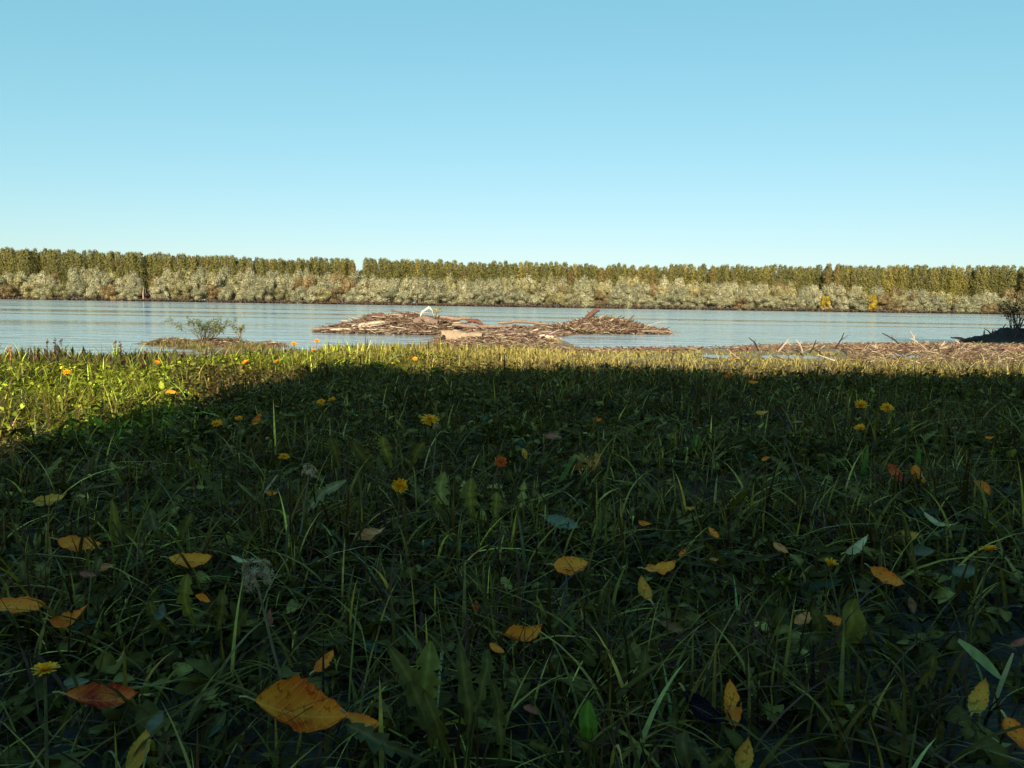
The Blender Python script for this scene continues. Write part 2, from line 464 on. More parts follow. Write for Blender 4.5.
SILVER = (.33, .31, .20); OLIVE = (.29, .26, .13); TANW = (.26, .19, .095)
KW = {'silver': [willow_mesh(100 + k, 10.5, 13, SILVER, (.10, .07, .05)) for k in range(5)],
      'olive': [willow_mesh(120 + k, 10, 13, OLIVE, (.10, .07, .04)) for k in range(3)],
      'tan': [willow_mesh(140 + k, 10, 13, TANW, (.12, .07, .04)) for k in range(3)]}
KP = {'green': [poplar_mesh(200 + k, 6.7, 25, (.15, .145, .04), (.09, .06, .035)) for k in range(5)],
      'gold': [poplar_mesh(240 + k, 6.8, 25, (.22, .19, .045), (.12, .09, .03)) for k in range(3)],
      'orange': [poplar_mesh(220 + k, 6.0, 25, (.19, .145, .045), (.11, .075, .035)) for k in range(3)]}
TW = [trunk_mesh(300 + k, 9, .35, 4) for k in range(2)]
TP = [trunk_mesh(310 + k, 22, .28, 3) for k in range(2)]
LW = {'silver': 'rounded silvery green willow in the belt along the far waterline',
      'olive': 'rounded olive green willow in the belt along the far waterline',
      'tan': 'rounded tan brown willow turning colour in the belt along the far waterline'}
LP = {'gold': 'slim upright poplar turning yellow green behind the far willows',
      'green': 'slim upright green poplar in the front rank behind the far willows',
      'orange': 'slim upright poplar turning orange brown behind the far willows'}
rng = np.random.default_rng(21)


def far_tree(name, crown, trunk, x, y, s, sz, label, cat, group=None, rz=None):
    e = empty(name, (x, y, float(gz(x, y, False))), label, cat, group)
    e.rotation_euler.z = rng.random() * 6.28 if rz is None else rz
    e.scale = (s, s, sz)
    link('crown', crown, e); link('trunk', trunk, e)
    return e


def top_h(c, cs, px, y):   # height over water for a top `px` pixels over the eye-level line
    return np.interp(c, cs, px) * y / F + 1.18


WC = [-60, 0, 60, 100, 150, 165, 200, 260, 330, 420, 500, 640, 760, 830, 900, 1024, 1090]
WP = [27, 27, 27.5, 32, 22, 29, 32, 33, 31, 29, 28.5, 29.5, 27, 27, 23, 21, 21]
nw = 0
for row, (yy, frac, step) in enumerate([(402.5, .55, 13.5), (408, .82, 12.0), (416, 1.0, 11.0)]):
    c = -58.0 + row * 4
    while c < 1085:
        cc = c + rng.uniform(-3, 3); yv = yy + rng.uniform(-2, 2)
        c += step * rng.uniform(.8, 1.2)
        if 138 < cc < 153: continue
        if 60 < cc < 68 and row: continue
        if cc > 835 and row == 2 and rng.random() < .45: continue
        if (815 < cc < 829 or 861 < cc < 875) and row < 2: continue
        H = top_h(cc, WC, WP, yv) * frac * rng.uniform(.86, 1.06)
        kind = rng.choice(['silver', 'olive', 'tan'], p=[.70, .23, .07])
        if 335 < cc < 350 or 876 < cc < 892: kind = 'tan'
        if cc < 20 and row == 0: kind = 'tan'
        if cc > 860 and rng.random() < .3: kind = rng.choice(['tan', 'olive'])
        x = (cc - 512) / F * yv
        pool = KW[kind]; nw += 1
        far_tree('willow_tree', pool[rng.integers(len(pool))], TW[rng.integers(2)], x, yv, rng.uniform(.78, 1.0), H / 12.6, LW[kind], 'tree', 'willows along the far bank')

PC = [-60, 0, 130, 200, 260, 350, 510, 620, 760, 900, 1024, 1090]
PPX = [49, 48, 45, 44, 41.8, 42.7, 41.6, 41, 41.5, 44, 45, 46]
c = -58.0; npop = 0
while c < 1085:
    cc = c + rng.uniform(-.8, .8); c += 4.7 * rng.uniform(.85, 1.15)
    if 356 < cc < 362: continue
    yv = 440 + rng.uniform(-4, 4)
    H = top_h(cc, PC, PPX, yv) * rng.uniform(.94, 1.02)
    p_or = .05 + .22 * (560 < cc < 680) + .06 * (cc > 860)
    kind = 'orange' if rng.random() < p_or else ('gold' if rng.random() < (.32 if cc > 800 else .08) else 'green')
    hh = H * (rng.uniform(.80, .93) if kind == 'orange' and cc < 700 else 1)
    pool = KP[kind]; npop += 1
    far_tree('poplar_tree', pool[rng.integers(len(pool))], TP[rng.integers(2)], (cc - 512) / F * yv, yv - (8 if kind == 'orange' else 0), rng.uniform(.8, 1.05), hh / 25.2, LP[kind], 'tree', 'poplars behind the willows')
# the plantation further back reads as one mass
vs = []; fs = []; cs = []; n0 = 0
for row, yy in enumerate([449, 456, 464]):
    nt_ = 170; cc = np.linspace(-90, 1120, nt_) + rng.uniform(-2, 2, nt_)
    for c in cc:
        yv = yy + rng.uniform(-2, 2); H = float(top_h(c, PC, PPX, 440)) * rng.uniform(.88, .97) * (.82 if 352 < c < 365 else 1)
        n = 420; h = rng.random(n); a = rng.random(n) * 2 * PI
        r = 3.3 * np.sin(PI * (.12 + .74 * h)) ** .6 * rng.random(n) ** .4 * (1 - .3 * h ** 3)
        p = np.stack([(c - 512) / F * yv + np.cos(a) * r, yv + np.sin(a) * r, WATER + H * (.2 + .8 * h)], -1)
        cl = np.array([(.14, .135, .04)]) * rng.uniform(.6, 1.3, (n, 1))
        v, f, c_ = scatter(QUAD, QF, p, rot_rand(n, np.stack([np.cos(a), np.sin(a), 0 * a + .4], -1), .5), rng.uniform(.6, 1.1, (n, 1)) * np.ones((1, 3)), cl)
        vs.append(v); fs.append(f + n0); cs.append(c_); n0 += len(v)
tag(link('far_wood', mesh_np('far_wood', np.vstack(vs), np.vstack(fs), M_crown_p, np.vstack(cs), smooth=False)),
    'dense mass of dark olive poplars far behind the front rank', 'wood', None, 'stuff')
# special trees
YM = willow_mesh(160, 7, 11, (.46, .32, .04), (.28, .19, .04))
far_tree('yellow_tree', YM, TW[0], (822.5 - 512) / F * 401, 401, .80, .82, 'smaller bright yellow tree on the far bank, left of the other yellow one', 'tree', 'yellow trees on the far bank')
far_tree('yellow_tree', YM, TW[1], (868 - 512) / F * 401, 401, .85, .92, 'taller bright yellow tree on the far bank, right of the other yellow one', 'tree', 'yellow trees on the far bank')
GM = willow_mesh(161, 6, 7, (.10, .05, .04), (.05, .03, .03))
far_tree('bare_bush', GM, TW[0], (146 - 512) / F * 405, 405, .75, .7, 'dark reddish brown bush in the gap of the willow belt at far left', 'bush')
b = MB(); xq = (144 - 512) / F * 401.5
b.tube([(xq, 401.5, -1), (xq - .1, 401.5, 3), (xq + .3, 401.5, 6.5)], [.3, .25, .1], 6, (2.2, 2.1, 1.9))
tag(b.build('dead_tree', M_bark, loc=(xq, 401.5, -.6)), 'pale bare trunk standing in the gap of the far willow belt', 'tree trunk')

# undergrowth strip at the far water edge, painted dark for shade: nobody could count it
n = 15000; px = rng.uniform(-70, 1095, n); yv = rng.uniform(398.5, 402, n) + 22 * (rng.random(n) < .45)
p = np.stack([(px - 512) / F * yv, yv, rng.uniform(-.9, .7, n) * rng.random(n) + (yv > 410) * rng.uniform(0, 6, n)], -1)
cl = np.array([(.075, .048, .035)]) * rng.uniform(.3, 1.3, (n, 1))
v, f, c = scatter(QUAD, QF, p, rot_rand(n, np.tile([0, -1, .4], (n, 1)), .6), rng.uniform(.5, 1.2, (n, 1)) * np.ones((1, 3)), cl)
tag(link('far_shade_undergrowth', mesh_np('far_shade_undergrowth', v, f, M_crown_w, c, smooth=False)), 'low reddish brown undergrowth painted dark for the shade under the far willows', 'undergrowth', None, 'stuff')

FL = [
 (50, 500, 30, 14, 'olive', 'slim olive yellow fallen leaf at far left above the orange ones', .45),
 (80, 543, 38, -6, 'orange', 'bright orange fallen leaf with a notch, left of the broad amber one', .5),
 (191, 559, 40, 3, 'yellow', 'broad amber fallen leaf left of the fluffy white seed head', .5),
 (105, 567, 18, 10, 'tan', 'small tan leaf scrap between the notched orange leaf and the amber leaf', .5),
 (240, 560, 17, -20, 'pale', 'narrow pale leaf pointing at the fluffy white seed head', .4),
 (18, 607, 46, 4, 'orange', 'deep orange fallen leaf cut by the left edge', .45),
 (69, 616, 35, 22, 'orange', 'amber curled leaf right of the deep orange leaf at the left edge', .45),
 (203, 599, 15, -25, 'orange', 'tiny orange leaf tip below the broad amber leaf', .5),
 (103, 699, 62, 2, 'red', 'red and tan fallen leaf near the lower left corner', .5),
 (77, 682, 22, 0, 'bluegreen', 'pale blue green leaf scrap above the red and tan leaf', .5),
 (137, 750, 38, 65, 'olive', 'dull yellow round leaf cut by the bottom edge at left', .8),
 (155, 722, 24, 60, 'bluegreen', 'blue green leaf right above the dull yellow round leaf', .7),
 (269, 618, 17, 80, 'pink', 'dusky pink leaf scrap under the fluffy white seed head', .8),
 (324, 661, 26, 48, 'orange', 'small orange leaf standing on edge above the largest leaf', .5),
 (303, 714, 86, -8, 'amber', 'largest fallen leaf, mottled amber with orange edge', .62),
 (363, 721, 34, -14, 'orange', 'orange leaf tucked behind the right end of the largest leaf', .45),
 (370, 533, 30, 12, 'tan', 'curled tan leaf with orange base right of centre left, below the small dandelion', .45),
 (257, 419, 14, 60, 'orange', 'small amber leaf on edge by the shaded dandelion stalks', .7),
 (171, 393, 11, 5, 'yellow', 'amber leaf at the shadow edge on the left', .45),
 (554, 437, 17, -8, 'pink', 'pinkish leaf in the dark grass above the yellow star of blades', .4),
 (525, 454, 12, -70, 'olive', 'small olive leaf on edge left of the pinkish leaf', .7),
 (562, 524, 34, -18, 'bluegreen', 'pale grey green leaf lying above the round yellow leaf', .3),
 (645, 523, 13, -12, 'orange', 'small clean orange leaf in the middle of the grass', .5),
 (571, 564, 34, 4, 'yellow', 'rounded yellow leaf right in the middle of the picture bottom half', .62),
 (660, 567, 32, 14, 'yellow', 'narrow yellow leaf lying over the droopy yellow leaf', .35),
 (646, 588, 26, 110, 'olive', 'droopy yellow leaf hanging under the narrow yellow leaf', .85),
 (683, 553, 10, 60, 'orange', 'tiny rust coloured leaf right of the narrow yellow leaf', .7),
 (714, 533, 14, -45, 'yellow', 'tiny yellow leaf above the rust coloured tiny leaf', .6),
 (690, 508, 11, 5, 'olive', 'tiny olive leaf far above the narrow yellow leaf', .4),
 (522, 632, 40, 15, 'yellow', 'golden leaf with a rolled edge left of the brown leaf', .55),
 (672, 628, 26, -18, 'brown', 'brown leaf lying flat between golden and yellow leaves', .4),
 (732, 703, 43, 95, 'yellow', 'bright yellow leaf standing upright near the bottom', .9),
 (746, 758, 36, 85, 'olive', 'dull golden leaf cut by the bottom edge below the upright one', .85),
 (705, 708, 46, -35, 'violet', 'dark violet sodden leaf half buried left of the upright yellow leaf', .6),
 (531, 711, 16, -25, 'pink', 'reddish leaf scrap between the toothed leaves at the bottom', .6),
 (766, 459, 9, 20, 'orange', 'tiny orange leaf speck right of centre in the shade', .5),
 (762, 412, 12, 5, 'olive', 'tiny yellowish leaf under the shadow edge right of centre', .5),
 (754, 382, 11, 0, 'orange', 'tiny dull orange leaf just inside the shadow at right', .4),
 (729, 376, 11, 10, 'orange', 'bright orange speck of leaf at the shadow edge right of centre', .7),
 (894, 474, 20, -62, 'red', 'thin red leaf on edge left of the orange leaf by the grass stalk', .6),
 (920, 475, 20, -65, 'orange', 'orange leaf on edge among tall blades at right', .8),
 (983, 489, 21, -35, 'orange', 'orange leaf high at the right edge', .6),
 (850, 496, 11, 15, 'brown', 'small brown leaf left of the thin red leaf', .5),
 (941, 520, 32, -17, 'pale', 'slim pale cream leaf at right', .35),
 (912, 534, 20, -10, 'olive', 'roundish olive yellow leaf under the slim cream leaf', .6),
 (857, 545, 26, 38, 'pale', 'pale green folded leaf left of the olive yellow leaf', .6),
 (887, 578, 34, -26, 'orange', 'orange tapering leaf right below the pale green folded leaf', .6),
 (923, 553, 22, 8, 'bluegreen', 'crumpled blue green leaf below the slim cream leaf', .7),
 (966, 572, 24, 5, 'bluegreen', 'blue green leaf below the right hand yellow dandelion', .6),
 (781, 549, 17, -35, 'tan', 'small tan leaf left of the flat dandelion bud', .5),
 (990, 437, 9, 5, 'yellow', 'tiny yellow leaf high near the right edge', .4),
 (806, 619, 22, 28, 'tan', 'dull orange leaf left of the broad upright green leaf', .55),
 (836, 621, 22, -20, 'orange', 'orange leaf partly behind the broad upright green leaf', .55),
 (912, 606, 16, -70, 'brown', 'brown withered leaf under the orange tapering leaf', .7),
 (979, 697, 30, 70, 'olive', 'yellow green leaf under the long pale blade at lower right', .7),
 (1017, 736, 34, -58, 'orange', 'orange leaf sliver at the lower right edge', .6),
 (1018, 642, 14, 30, 'pink', 'pinkish crumpled leaf at the right edge', .6),
 (476, 606, 12, 95, 'red', 'rust red scrap at the tip of the tan grass blade', .8),
 (218, 399, 9, 0, 'tan', 'tiny tan leaf in the shade at left under the lit grass', .5),
 (714, 560, 9, 5, 'tan', 'tiny tan scrap right of the rust coloured leaf', .5),
 (497, 648, 16, -30, 'orange', 'ragged orange scrap left below the golden leaf', .6),
 (597, 420, 10, 12, 'orange', 'tiny dim orange leaf under the middle of the shadow edge', .5),
 (272, 493, 11, 0, 'orange', 'dull orange round leaf scrap at the foot of the pale stalk', .6),
 (160, 612, 17, 70, 'bluegreen', 'small green leaf tip left below the broad amber leaf', .7),
 (88, 575, 15, -12, 'pink', 'dusky leaf scrap under the small tan scrap at left', .5),
]
KEEP = np.array([tuple(at_z(q[0], q[1] + .25 * q[2] * (q[2] > 24), .05))[:2] + (.035 + .055 * (q[2] > 20),) for q in FL if q[2] > 12] +
                [tuple(at_z(a_, b_, .03))[:2] + (.07,) for a_, b_ in [(430, 470), (400, 520), (45, 690), (255, 600), (990, 570), (975, 680), (447, 520), (472, 520), (430, 700), (470, 700), (855, 640)]])
def clear_of(x, y, f=1.0):
    ok = np.ones(len(x), bool)
    for kx, ky, kr in KEEP: ok &= ((x - kx) ** 2 + (y - ky + kr * .6) ** 2) > (kr * f) ** 2
    return ok


# ------------------------------------------------------------------ grass
def blades(n, x, y, h, w, lean, az, segs, col, bend=1.0):
    """n tapered blades; returns verts, quads, colours"""
    z0 = gz(x, y) - .004
    t = np.linspace(0, 1, segs + 1)[None]
    L = lean[:, None] * (t ** 1.8) * bend; up = h[:, None] * (t - .35 * np.minimum(lean / np.maximum(h, .01), 2)[:, None] * t ** 3 * bend * .9)
    cx = x[:, None] + np.cos(az)[:, None] * L; cy = y[:, None] + np.sin(az)[:, None] * L; cz = z0[:, None] + up
    faz = az + PI / 2 + rng.normal(0, .5, n)
    wt = w[:, None] * np.minimum(1, (1 - t) * 1.9) ** .8 * (.65 + .35 * np.minimum(t * 4, 1))
    ox = np.cos(faz)[:, None] * wt / 2; oy = np.sin(faz)[:, None] * wt / 2
    a = np.stack([cx - ox, cy - oy, cz], -1); b_ = np.stack([cx + ox, cy + oy, cz + wt * .1], -1)
    v = np.stack([a, b_], 2).reshape(n, -1, 3); k = v.shape[1]
    s = np.arange(segs) * 2
    f = np.stack([s, s + 1, s + 3, s + 2], -1)[None] + (np.arange(n) * k)[:, None, None]
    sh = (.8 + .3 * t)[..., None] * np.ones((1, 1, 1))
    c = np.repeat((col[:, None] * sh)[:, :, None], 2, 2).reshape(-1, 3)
    return v.reshape(-1, 3), f.reshape(-1, 4), c


def wedge(n, y0, y1, k=.70, m=.45):
    u = rng.random(n * 3)
    yy = y0 + (y1 - y0) * u; wmax = k * y1 + m
    x = rng.uniform(-wmax, wmax, n * 3); ok = np.abs(x) < k * yy + m
    return x[ok][:n], yy[ok][:n]


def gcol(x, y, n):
    """colours: green near, drier and yellower towards the water, sunlit left painted brighter"""
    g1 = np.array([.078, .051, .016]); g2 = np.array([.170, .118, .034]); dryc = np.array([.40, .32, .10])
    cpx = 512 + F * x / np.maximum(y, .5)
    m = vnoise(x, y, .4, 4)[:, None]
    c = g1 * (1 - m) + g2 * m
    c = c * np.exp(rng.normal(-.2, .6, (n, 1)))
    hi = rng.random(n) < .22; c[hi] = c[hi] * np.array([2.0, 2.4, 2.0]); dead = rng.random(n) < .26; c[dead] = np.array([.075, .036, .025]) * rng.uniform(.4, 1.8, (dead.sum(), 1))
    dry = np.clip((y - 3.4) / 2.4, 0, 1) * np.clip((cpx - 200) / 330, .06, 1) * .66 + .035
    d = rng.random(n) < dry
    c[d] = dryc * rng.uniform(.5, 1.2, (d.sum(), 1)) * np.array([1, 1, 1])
    lit_f = np.clip((520 - cpx) / 200, 0, 1) * np.clip((y - np.where(cpx < 200, 1.8, 3.5)) / 1.0, 0, 1); c[~d] = c[~d] * (1 + lit_f[~d, None] * np.array([.55, 1.35, .02]))  # sunlight painted into the blade colour past the shadow edge at left
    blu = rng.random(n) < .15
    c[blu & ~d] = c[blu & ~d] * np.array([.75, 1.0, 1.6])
    return c


def in_pud(x, y, s=1.0):
    r = np.zeros(len(x), bool)
    for (bx, by, rx, ry, h) in PUD: r |= ((x - bx) / rx / s) ** 2 + ((y - by) / ry / s) ** 2 < 1
    return r


parts = []
def add_blades(n, y0, y1, hm, hs, wm, segs, leanf, dens=None, k=.70, m=.45):
    x, y = wedge(n, y0, y1, k, m)
    cq_ = 512 + F * x / np.maximum(y, .4)
    cut = (cq_ < 320) & (y > np.interp(cq_, [150, 240, 320], [3.75, 4.6, 8.0]) + .45 * vnoise(x, y, .2, 15))
    keep = vnoise(x, y, .16, 6) * .6 + vnoise(x, y, .5, 7) * .4 > rng.random(len(x)) * (.75 if y0 > 2 else .55) + (-.05 if y0 > 2 else .14)
    keep &= ~cut
    keep &= clear_of(x, y, .8) | (rng.random(len(x)) < .45)
    if y0 > 6:
        z = gz(x, y, False); keep &= (z > WATER + .02) & ~in_pud(x, y, .95)
        cpx = 512 + F * x / y
        keep &= rng.random(len(x)) < np.clip((np.where(cpx > 700, 12.5, 17.0) - y) / 5, 0.16, 1) * np.where(cpx > 850, .75, 1)
        keep &= ~((y > 19))
    if y0 > 4: pass
    x, y = x[keep], y[keep]; n = len(x)
    tall = vnoise(x, y, .22, 8)
    h = np.clip(rng.normal(hm, hs, n), hm * .35, None) * (.55 + .9 * tall)
    cp_ = 512 + F * x / np.maximum(y, .5)
    h = h * (1 - .72 * np.clip((y - 4.3) / .8, 0, 1) * np.clip((cp_ - 440) / 160, 0, 1))
    lean = h * np.abs(rng.normal(.55, .45, n)) * leanf
    az = rng.random(n) * 2 * PI; w_ = wm * rng.uniform(.5, 1.5, n)
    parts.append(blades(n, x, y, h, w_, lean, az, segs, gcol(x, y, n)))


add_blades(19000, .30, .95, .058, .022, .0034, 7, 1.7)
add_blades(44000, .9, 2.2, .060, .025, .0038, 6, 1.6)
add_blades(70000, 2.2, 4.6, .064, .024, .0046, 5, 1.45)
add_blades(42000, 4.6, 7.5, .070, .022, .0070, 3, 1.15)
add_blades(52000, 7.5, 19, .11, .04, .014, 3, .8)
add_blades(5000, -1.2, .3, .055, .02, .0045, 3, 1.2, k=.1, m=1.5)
def spit(n, cx, cy, rx, ry, hm, w_, pal_):
    a = rng.random(n) * 6.28; r_ = rng.random(n) ** .5; x = cx + rx * r_ * np.cos(a); y = cy + ry * r_ * np.sin(a); z = gz(x, y, False)
    k = (z > WATER - .02) & (vnoise(x, y, .4, 22) > .45); x, y = x[k], y[k]; n = len(x); h = hm * rng.uniform(.4, 1.4, n)
    parts.append(blades(n, x, y, h, np.full(n, w_) * rng.uniform(.5, 1.5, n), h * rng.uniform(.2, 1, n), rng.random(n) * 6.28, 3, np.array(pal_)[rng.integers(len(pal_), size=n)] * rng.uniform(.6, 1.3, (n, 1))))
SP = [(.20, .18, .06), (.28, .23, .10), (.14, .15, .05), (.22, .13, .07)]
spit(4200, -7.6, 20.0, 2.4, 1.2, .13, .02, SP); spit(2500, -4.35, 31.3, 3.4, 2, .16, .025, SP); spit(1500, 3.8, 34.4, 1.8, 1.1, .22, .03, SP); spit(2600, -.4, 25, 2, 6, .10, .018, SP)
spit(5000, -3, 18.5, 4.5, 2.2, .16, .02, SP)
# scattered long arching blades
x, y = wedge(3400, .4, 5.5); n = len(x)
h = rng.uniform(.09, .15, n)
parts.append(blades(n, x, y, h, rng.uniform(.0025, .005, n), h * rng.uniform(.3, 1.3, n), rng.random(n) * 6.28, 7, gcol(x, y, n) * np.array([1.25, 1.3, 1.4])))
# dead thin straws lying in the sward
x, y = wedge(9000, .4, 5); n = len(x); h = rng.uniform(.03, .10, n)
parts.append(blades(n, x, y, h, rng.uniform(.001, .002, n), h * rng.uniform(.8, 2.6, n), rng.random(n) * 6.28, 5, np.array([[.22, .14, .09]]) * np.exp(rng.normal(-.5, .7, (n, 1))), .6))
o = 0; vs = []; fs = []; cs = []
for v, f, c in parts: vs.append(v); fs.append(f + o); cs.append(c); o += len(v)
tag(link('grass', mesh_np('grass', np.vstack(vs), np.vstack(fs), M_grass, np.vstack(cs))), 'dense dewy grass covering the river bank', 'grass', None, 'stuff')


# broad leaved ground cover (templates in unit space: y along leaf, z up)
def leaf_template(teeth, rows, wmax, droop, shape='dand'):
    t = np.linspace(0, 1, rows)
    if shape == 'dand':
        env = wmax * np.minimum(t / .6, (1 - t) / .42) ** .85 + .008
        saw = 1 - .75 * ((t * teeth) % 1.0) ** .8 * (t < .80)
        w = env * saw
    else:
        w = wmax * np.sin(PI * t) ** .7 + .004
    z = -droop * t ** 2 + .12 * np.sin(t * 5)
    v = []
    for q in (-1, 0, 1): v.append(np.stack([w * q, t, z + abs(q) * w * .35], -1))
    v = np.stack(v, 1).reshape(-1, 3); i = np.arange(rows - 1)[:, None] * 3; j = np.arange(2)[None]
    f = np.stack([i + j, i + j + 1, i + 3 + j + 1, i + 3 + j], -1).reshape(-1, 4)
    tc = np.ones((len(v), 3)); tc[1::3] = (1.5, 1.4, 1.5)
    return v, f, tc


def leaf_mass(specs):
    vs = []; fs = []; cs = []; o = 0
    for (tv, tf, tc), pos, rot, scl, col in specs:
        v, f, c = scatter(tv, tf, pos, rot, scl, col, tc); vs.append(v); fs.append(f + o); cs.append(c); o += len(v)
    return np.vstack(vs), np.vstack(fs), np.vstack(cs)


D1 = leaf_template(5, 22, .17, .35); D2 = leaf_template(4, 18, .20, .6); O1 = leaf_template(0, 7, .30, .3, 'oval'); O2 = leaf_template(0, 6, .45, .2, 'oval')
specs = []
def rosettes(nr, y0, y1, size, T, nleaf, tiltm=.75, zoff=0.0):
    x, y = wedge(nr, y0, y1); nr = len(x)
    keep = (vnoise(x, y, .6, 12) > rng.random(nr) * .7) & (clear_of(x, y, 1.25) | (size < .03)); x, y = x[keep], y[keep]; nr = len(x)
    X_ = np.repeat(x, nleaf); Y_ = np.repeat(y, nleaf); n = len(X_)
    cz = 512 + F * X_ / Y_; kq = ((Y_ < 4.2) | (cz < 480 - 140 * rng.random(len(cz)))) & (Y_ < np.interp(cz, [150, 240, 320], [3.9, 4.7, 8.0])); X_ = X_[kq]; Y_ = Y_[kq]; n = len(X_)
    az = rng.random(n) * 6.28; tl = np.clip(rng.normal(tiltm, .35, n), .05, 1.45)
    s = size * rng.uniform(.55, 1.3, n); pos = np.stack([X_, Y_, gz(X_, Y_) + zoff * rng.random(n)], -1)
    base = np.array([.092, .077, .021]); cq = 512 + F * X_ / Y_; sunlit = ((Y_ > 1.9) & (cq < 170)) | ((Y_ > 3.8) & (cq < 480 - 200 * rng.random(n)))
    c = base * np.exp(rng.normal(-.15, .6, (n, 1))) * np.where(sunlit[:, None], np.array([1.55, 2.15, .8]), 1)  # leaves in the sunlit zone get a brighter painted colour
    bl = rng.random(n) < .05; c[bl] = np.array([.04, .06, .035]) * rng.uniform(.7, 1.3, (bl.sum(), 1))
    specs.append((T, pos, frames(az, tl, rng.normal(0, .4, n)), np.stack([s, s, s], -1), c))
rosettes(330, .42, 1.6, .074, D1, 6)
rosettes(800, 1.5, 4.6, .070, D1, 6)
rosettes(420, 1.5, 6.0, .060, D2, 6)
rosettes(2600, .40, 2.5, .026, O1, 6, .5, .03)
rosettes(7000, 1.8, 5.2, .023, O1, 6, .7, .07)
rosettes(1500, 1.8, 5.0, .042, D2, 5, .9, .03)
rosettes(2300, .4, 3.5, .020, O2, 4, .4, .035)
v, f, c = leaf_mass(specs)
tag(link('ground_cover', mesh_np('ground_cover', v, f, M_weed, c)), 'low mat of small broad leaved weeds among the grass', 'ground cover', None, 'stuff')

# pale specks painting dew glints on the grass
x, y = wedge(2600, .4, 3.0); n = len(x); OCT = np.array([[1, 0, 0], [-1, 0, 0], [0, 1, 0], [0, -1, 0], [0, 0, 1], [0, 0, -1]]) * .5
OF = np.array([[0, 2, 4], [2, 1, 4], [1, 3, 4], [3, 0, 4], [2, 0, 5], [1, 2, 5], [3, 1, 5], [0, 3, 5]])
k = vnoise(x, y, .3, 44) > .5; x, y = x[k], y[k]; n = len(x)
v, f, c = scatter(OCT, OF, np.stack([x, y, gz(x, y) + rng.uniform(.02, .075, n)], -1), frames(rng.random(n) * 6, 0 * x), rng.uniform(.0008, .0020, (n, 1)) * np.ones((1, 3)) * (.5 + .5 * y[:, None]), np.full((n, 3), .55))
tag(link('dew_specks', mesh_np('dew_specks', v, f, M_petal, c)), 'tiny pale specks painted as dew glints on the shaded grass', 'dew', None, 'stuff')

# brown dying weeds on the rim of the bank at left
x = rng.uniform(-5.5, -1.0, 9000); y = rng.uniform(3.8, 7.0, 9000); cq_ = 512 + F * x / y; k = (cq_ < 270) & (y > np.interp(cq_, [150, 240, 320], [3.75, 4.6, 8.0]) + .3 * rng.random(9000)); x, y = x[k], y[k]; n = len(x)
h = rng.uniform(.03, .095, n) * (.5 + .8 * vnoise(x, y, .3, 5))
cb = np.array([[.085, .05, .028]]) * rng.uniform(.25, 1.5, (n, 1)); gg = rng.random(n) < .5; cb[gg] = np.array([.12, .13, .03]) * rng.uniform(.5, 1.1, (gg.sum(), 1))
v, f, c = blades(n, x, y, h, rng.uniform(.006, .02, n), h * rng.uniform(.1, .6, n), rng.random(n) * 6.28, 4, cb)
tag(link('dead_weeds', mesh_np('dead_weeds', v, f, M_grass, c)), 'brown dying weeds along the rim of the bank at left', 'dead weeds', None, 'stuff')

# ------------------------------------------------------------------ driftwood litter (uncountable) and the named pieces
def litter(name, n, sampler, L, r, pal, label, zlift=.05, tiltsd=.22):
    t = np.linspace(0, 1, 4); k = 4
    a = np.arange(k) * 2 * PI / k + .4
    tv = np.array([[(1 - .3 * q) * .5 * math.cos(b_), q - .5, (1 - .3 * q) * .5 * math.sin(b_)] for q in t for b_ in a])
    tv[:, 0] += .35 * np.sin(np.repeat(t, k) * 3) * 2
    f = np.array([[i * k + j, i * k + (j + 1) % k, (i + 1) * k + (j + 1) % k, (i + 1) * k + j] for i in range(3) for j in range(k)])
    x, y = sampler(n); n = len(x); z = gz(x, y)
    ok = z > WATER - .12; x, y, z = x[ok], y[ok], z[ok]; n = len(x)
    az = rng.normal(0, .9, n) + PI * (rng.random(n) < .5); tl = rng.normal(0, tiltsd, n)
    s = np.stack([r * rng.uniform(.4, 1.6, n), L * rng.uniform(.3, 1.4, n), r * rng.uniform(.4, 1.4, n)], -1)
    s = s * np.clip(y / 14, .45, 1)[:, None]
    pal = np.array(pal); c = pal[rng.integers(len(pal), size=n)] * rng.uniform(.6, 1.25, (n, 1))
    pos = np.stack([x, y, np.maximum(z, WATER) + rng.random(n) * zlift], -1)
    v, f2, c2 = scatter(tv, f, pos, frames(az, tl), s, c)
    return tag(link(name, mesh_np(name, v, f2, M_debris, c2)), label, 'driftwood litter', None, 'stuff')


PAL = [(.13, .065, .042), (.18, .10, .065), (.24, .15, .095), (.07, .04, .03), (.33, .25, .16), (.17, .11, .065), (.10, .055, .04), (.44, .36, .24), (.24, .20, .085), (.15, .075, .055)]
def samp_isl(lst):
    def g_(n):
        xs_ = []; ys_ = []
        for (bx, by, rx, ry, w_) in lst:
            m = int(n * w_); a = rng.random(m) * 6.28; r = rng.random(m) ** .5
            xs_.append(bx + rx * r * np.cos(a)); ys_.append(by + ry * r * np.sin(a))
        return np.concatenate(xs_), np.concatenate(ys_)
    return g_
litter('driftwood_litter', 20000, samp_isl([(-4.35, 31.2, 3.2, 1.9, .42), (-6.1, 30.8, 1.7, .6, .08), (-.5, 26, 1.9, 6, .3), (.6, 31.5, 1.7, 2.0, .10)]), .36, .026, PAL,
       'reddish brown sticks and reed scraps heaped over the left and middle of the river bar', .10)
litter('driftwood_litter', 7000, samp_isl([(3.8, 34.3, 2.0, 1.2, .75), (6.0, 34.3, 1.2, .2, .10), (2, 33, 1.2, 1, .13)]), .45, .03, PAL,
       'tangle of brown sticks heaped around the tilted stump on the river bar', .22, .35)
litter('driftwood_litter', 1200, samp_isl([(-8.0, 20.4, 1.5, .6, .6), (-6.6, 20.4, 1.4, .5, .4)]), .22, .016, PAL, 'thin brown twigs washed up round the shrub at the left waterline', .08)
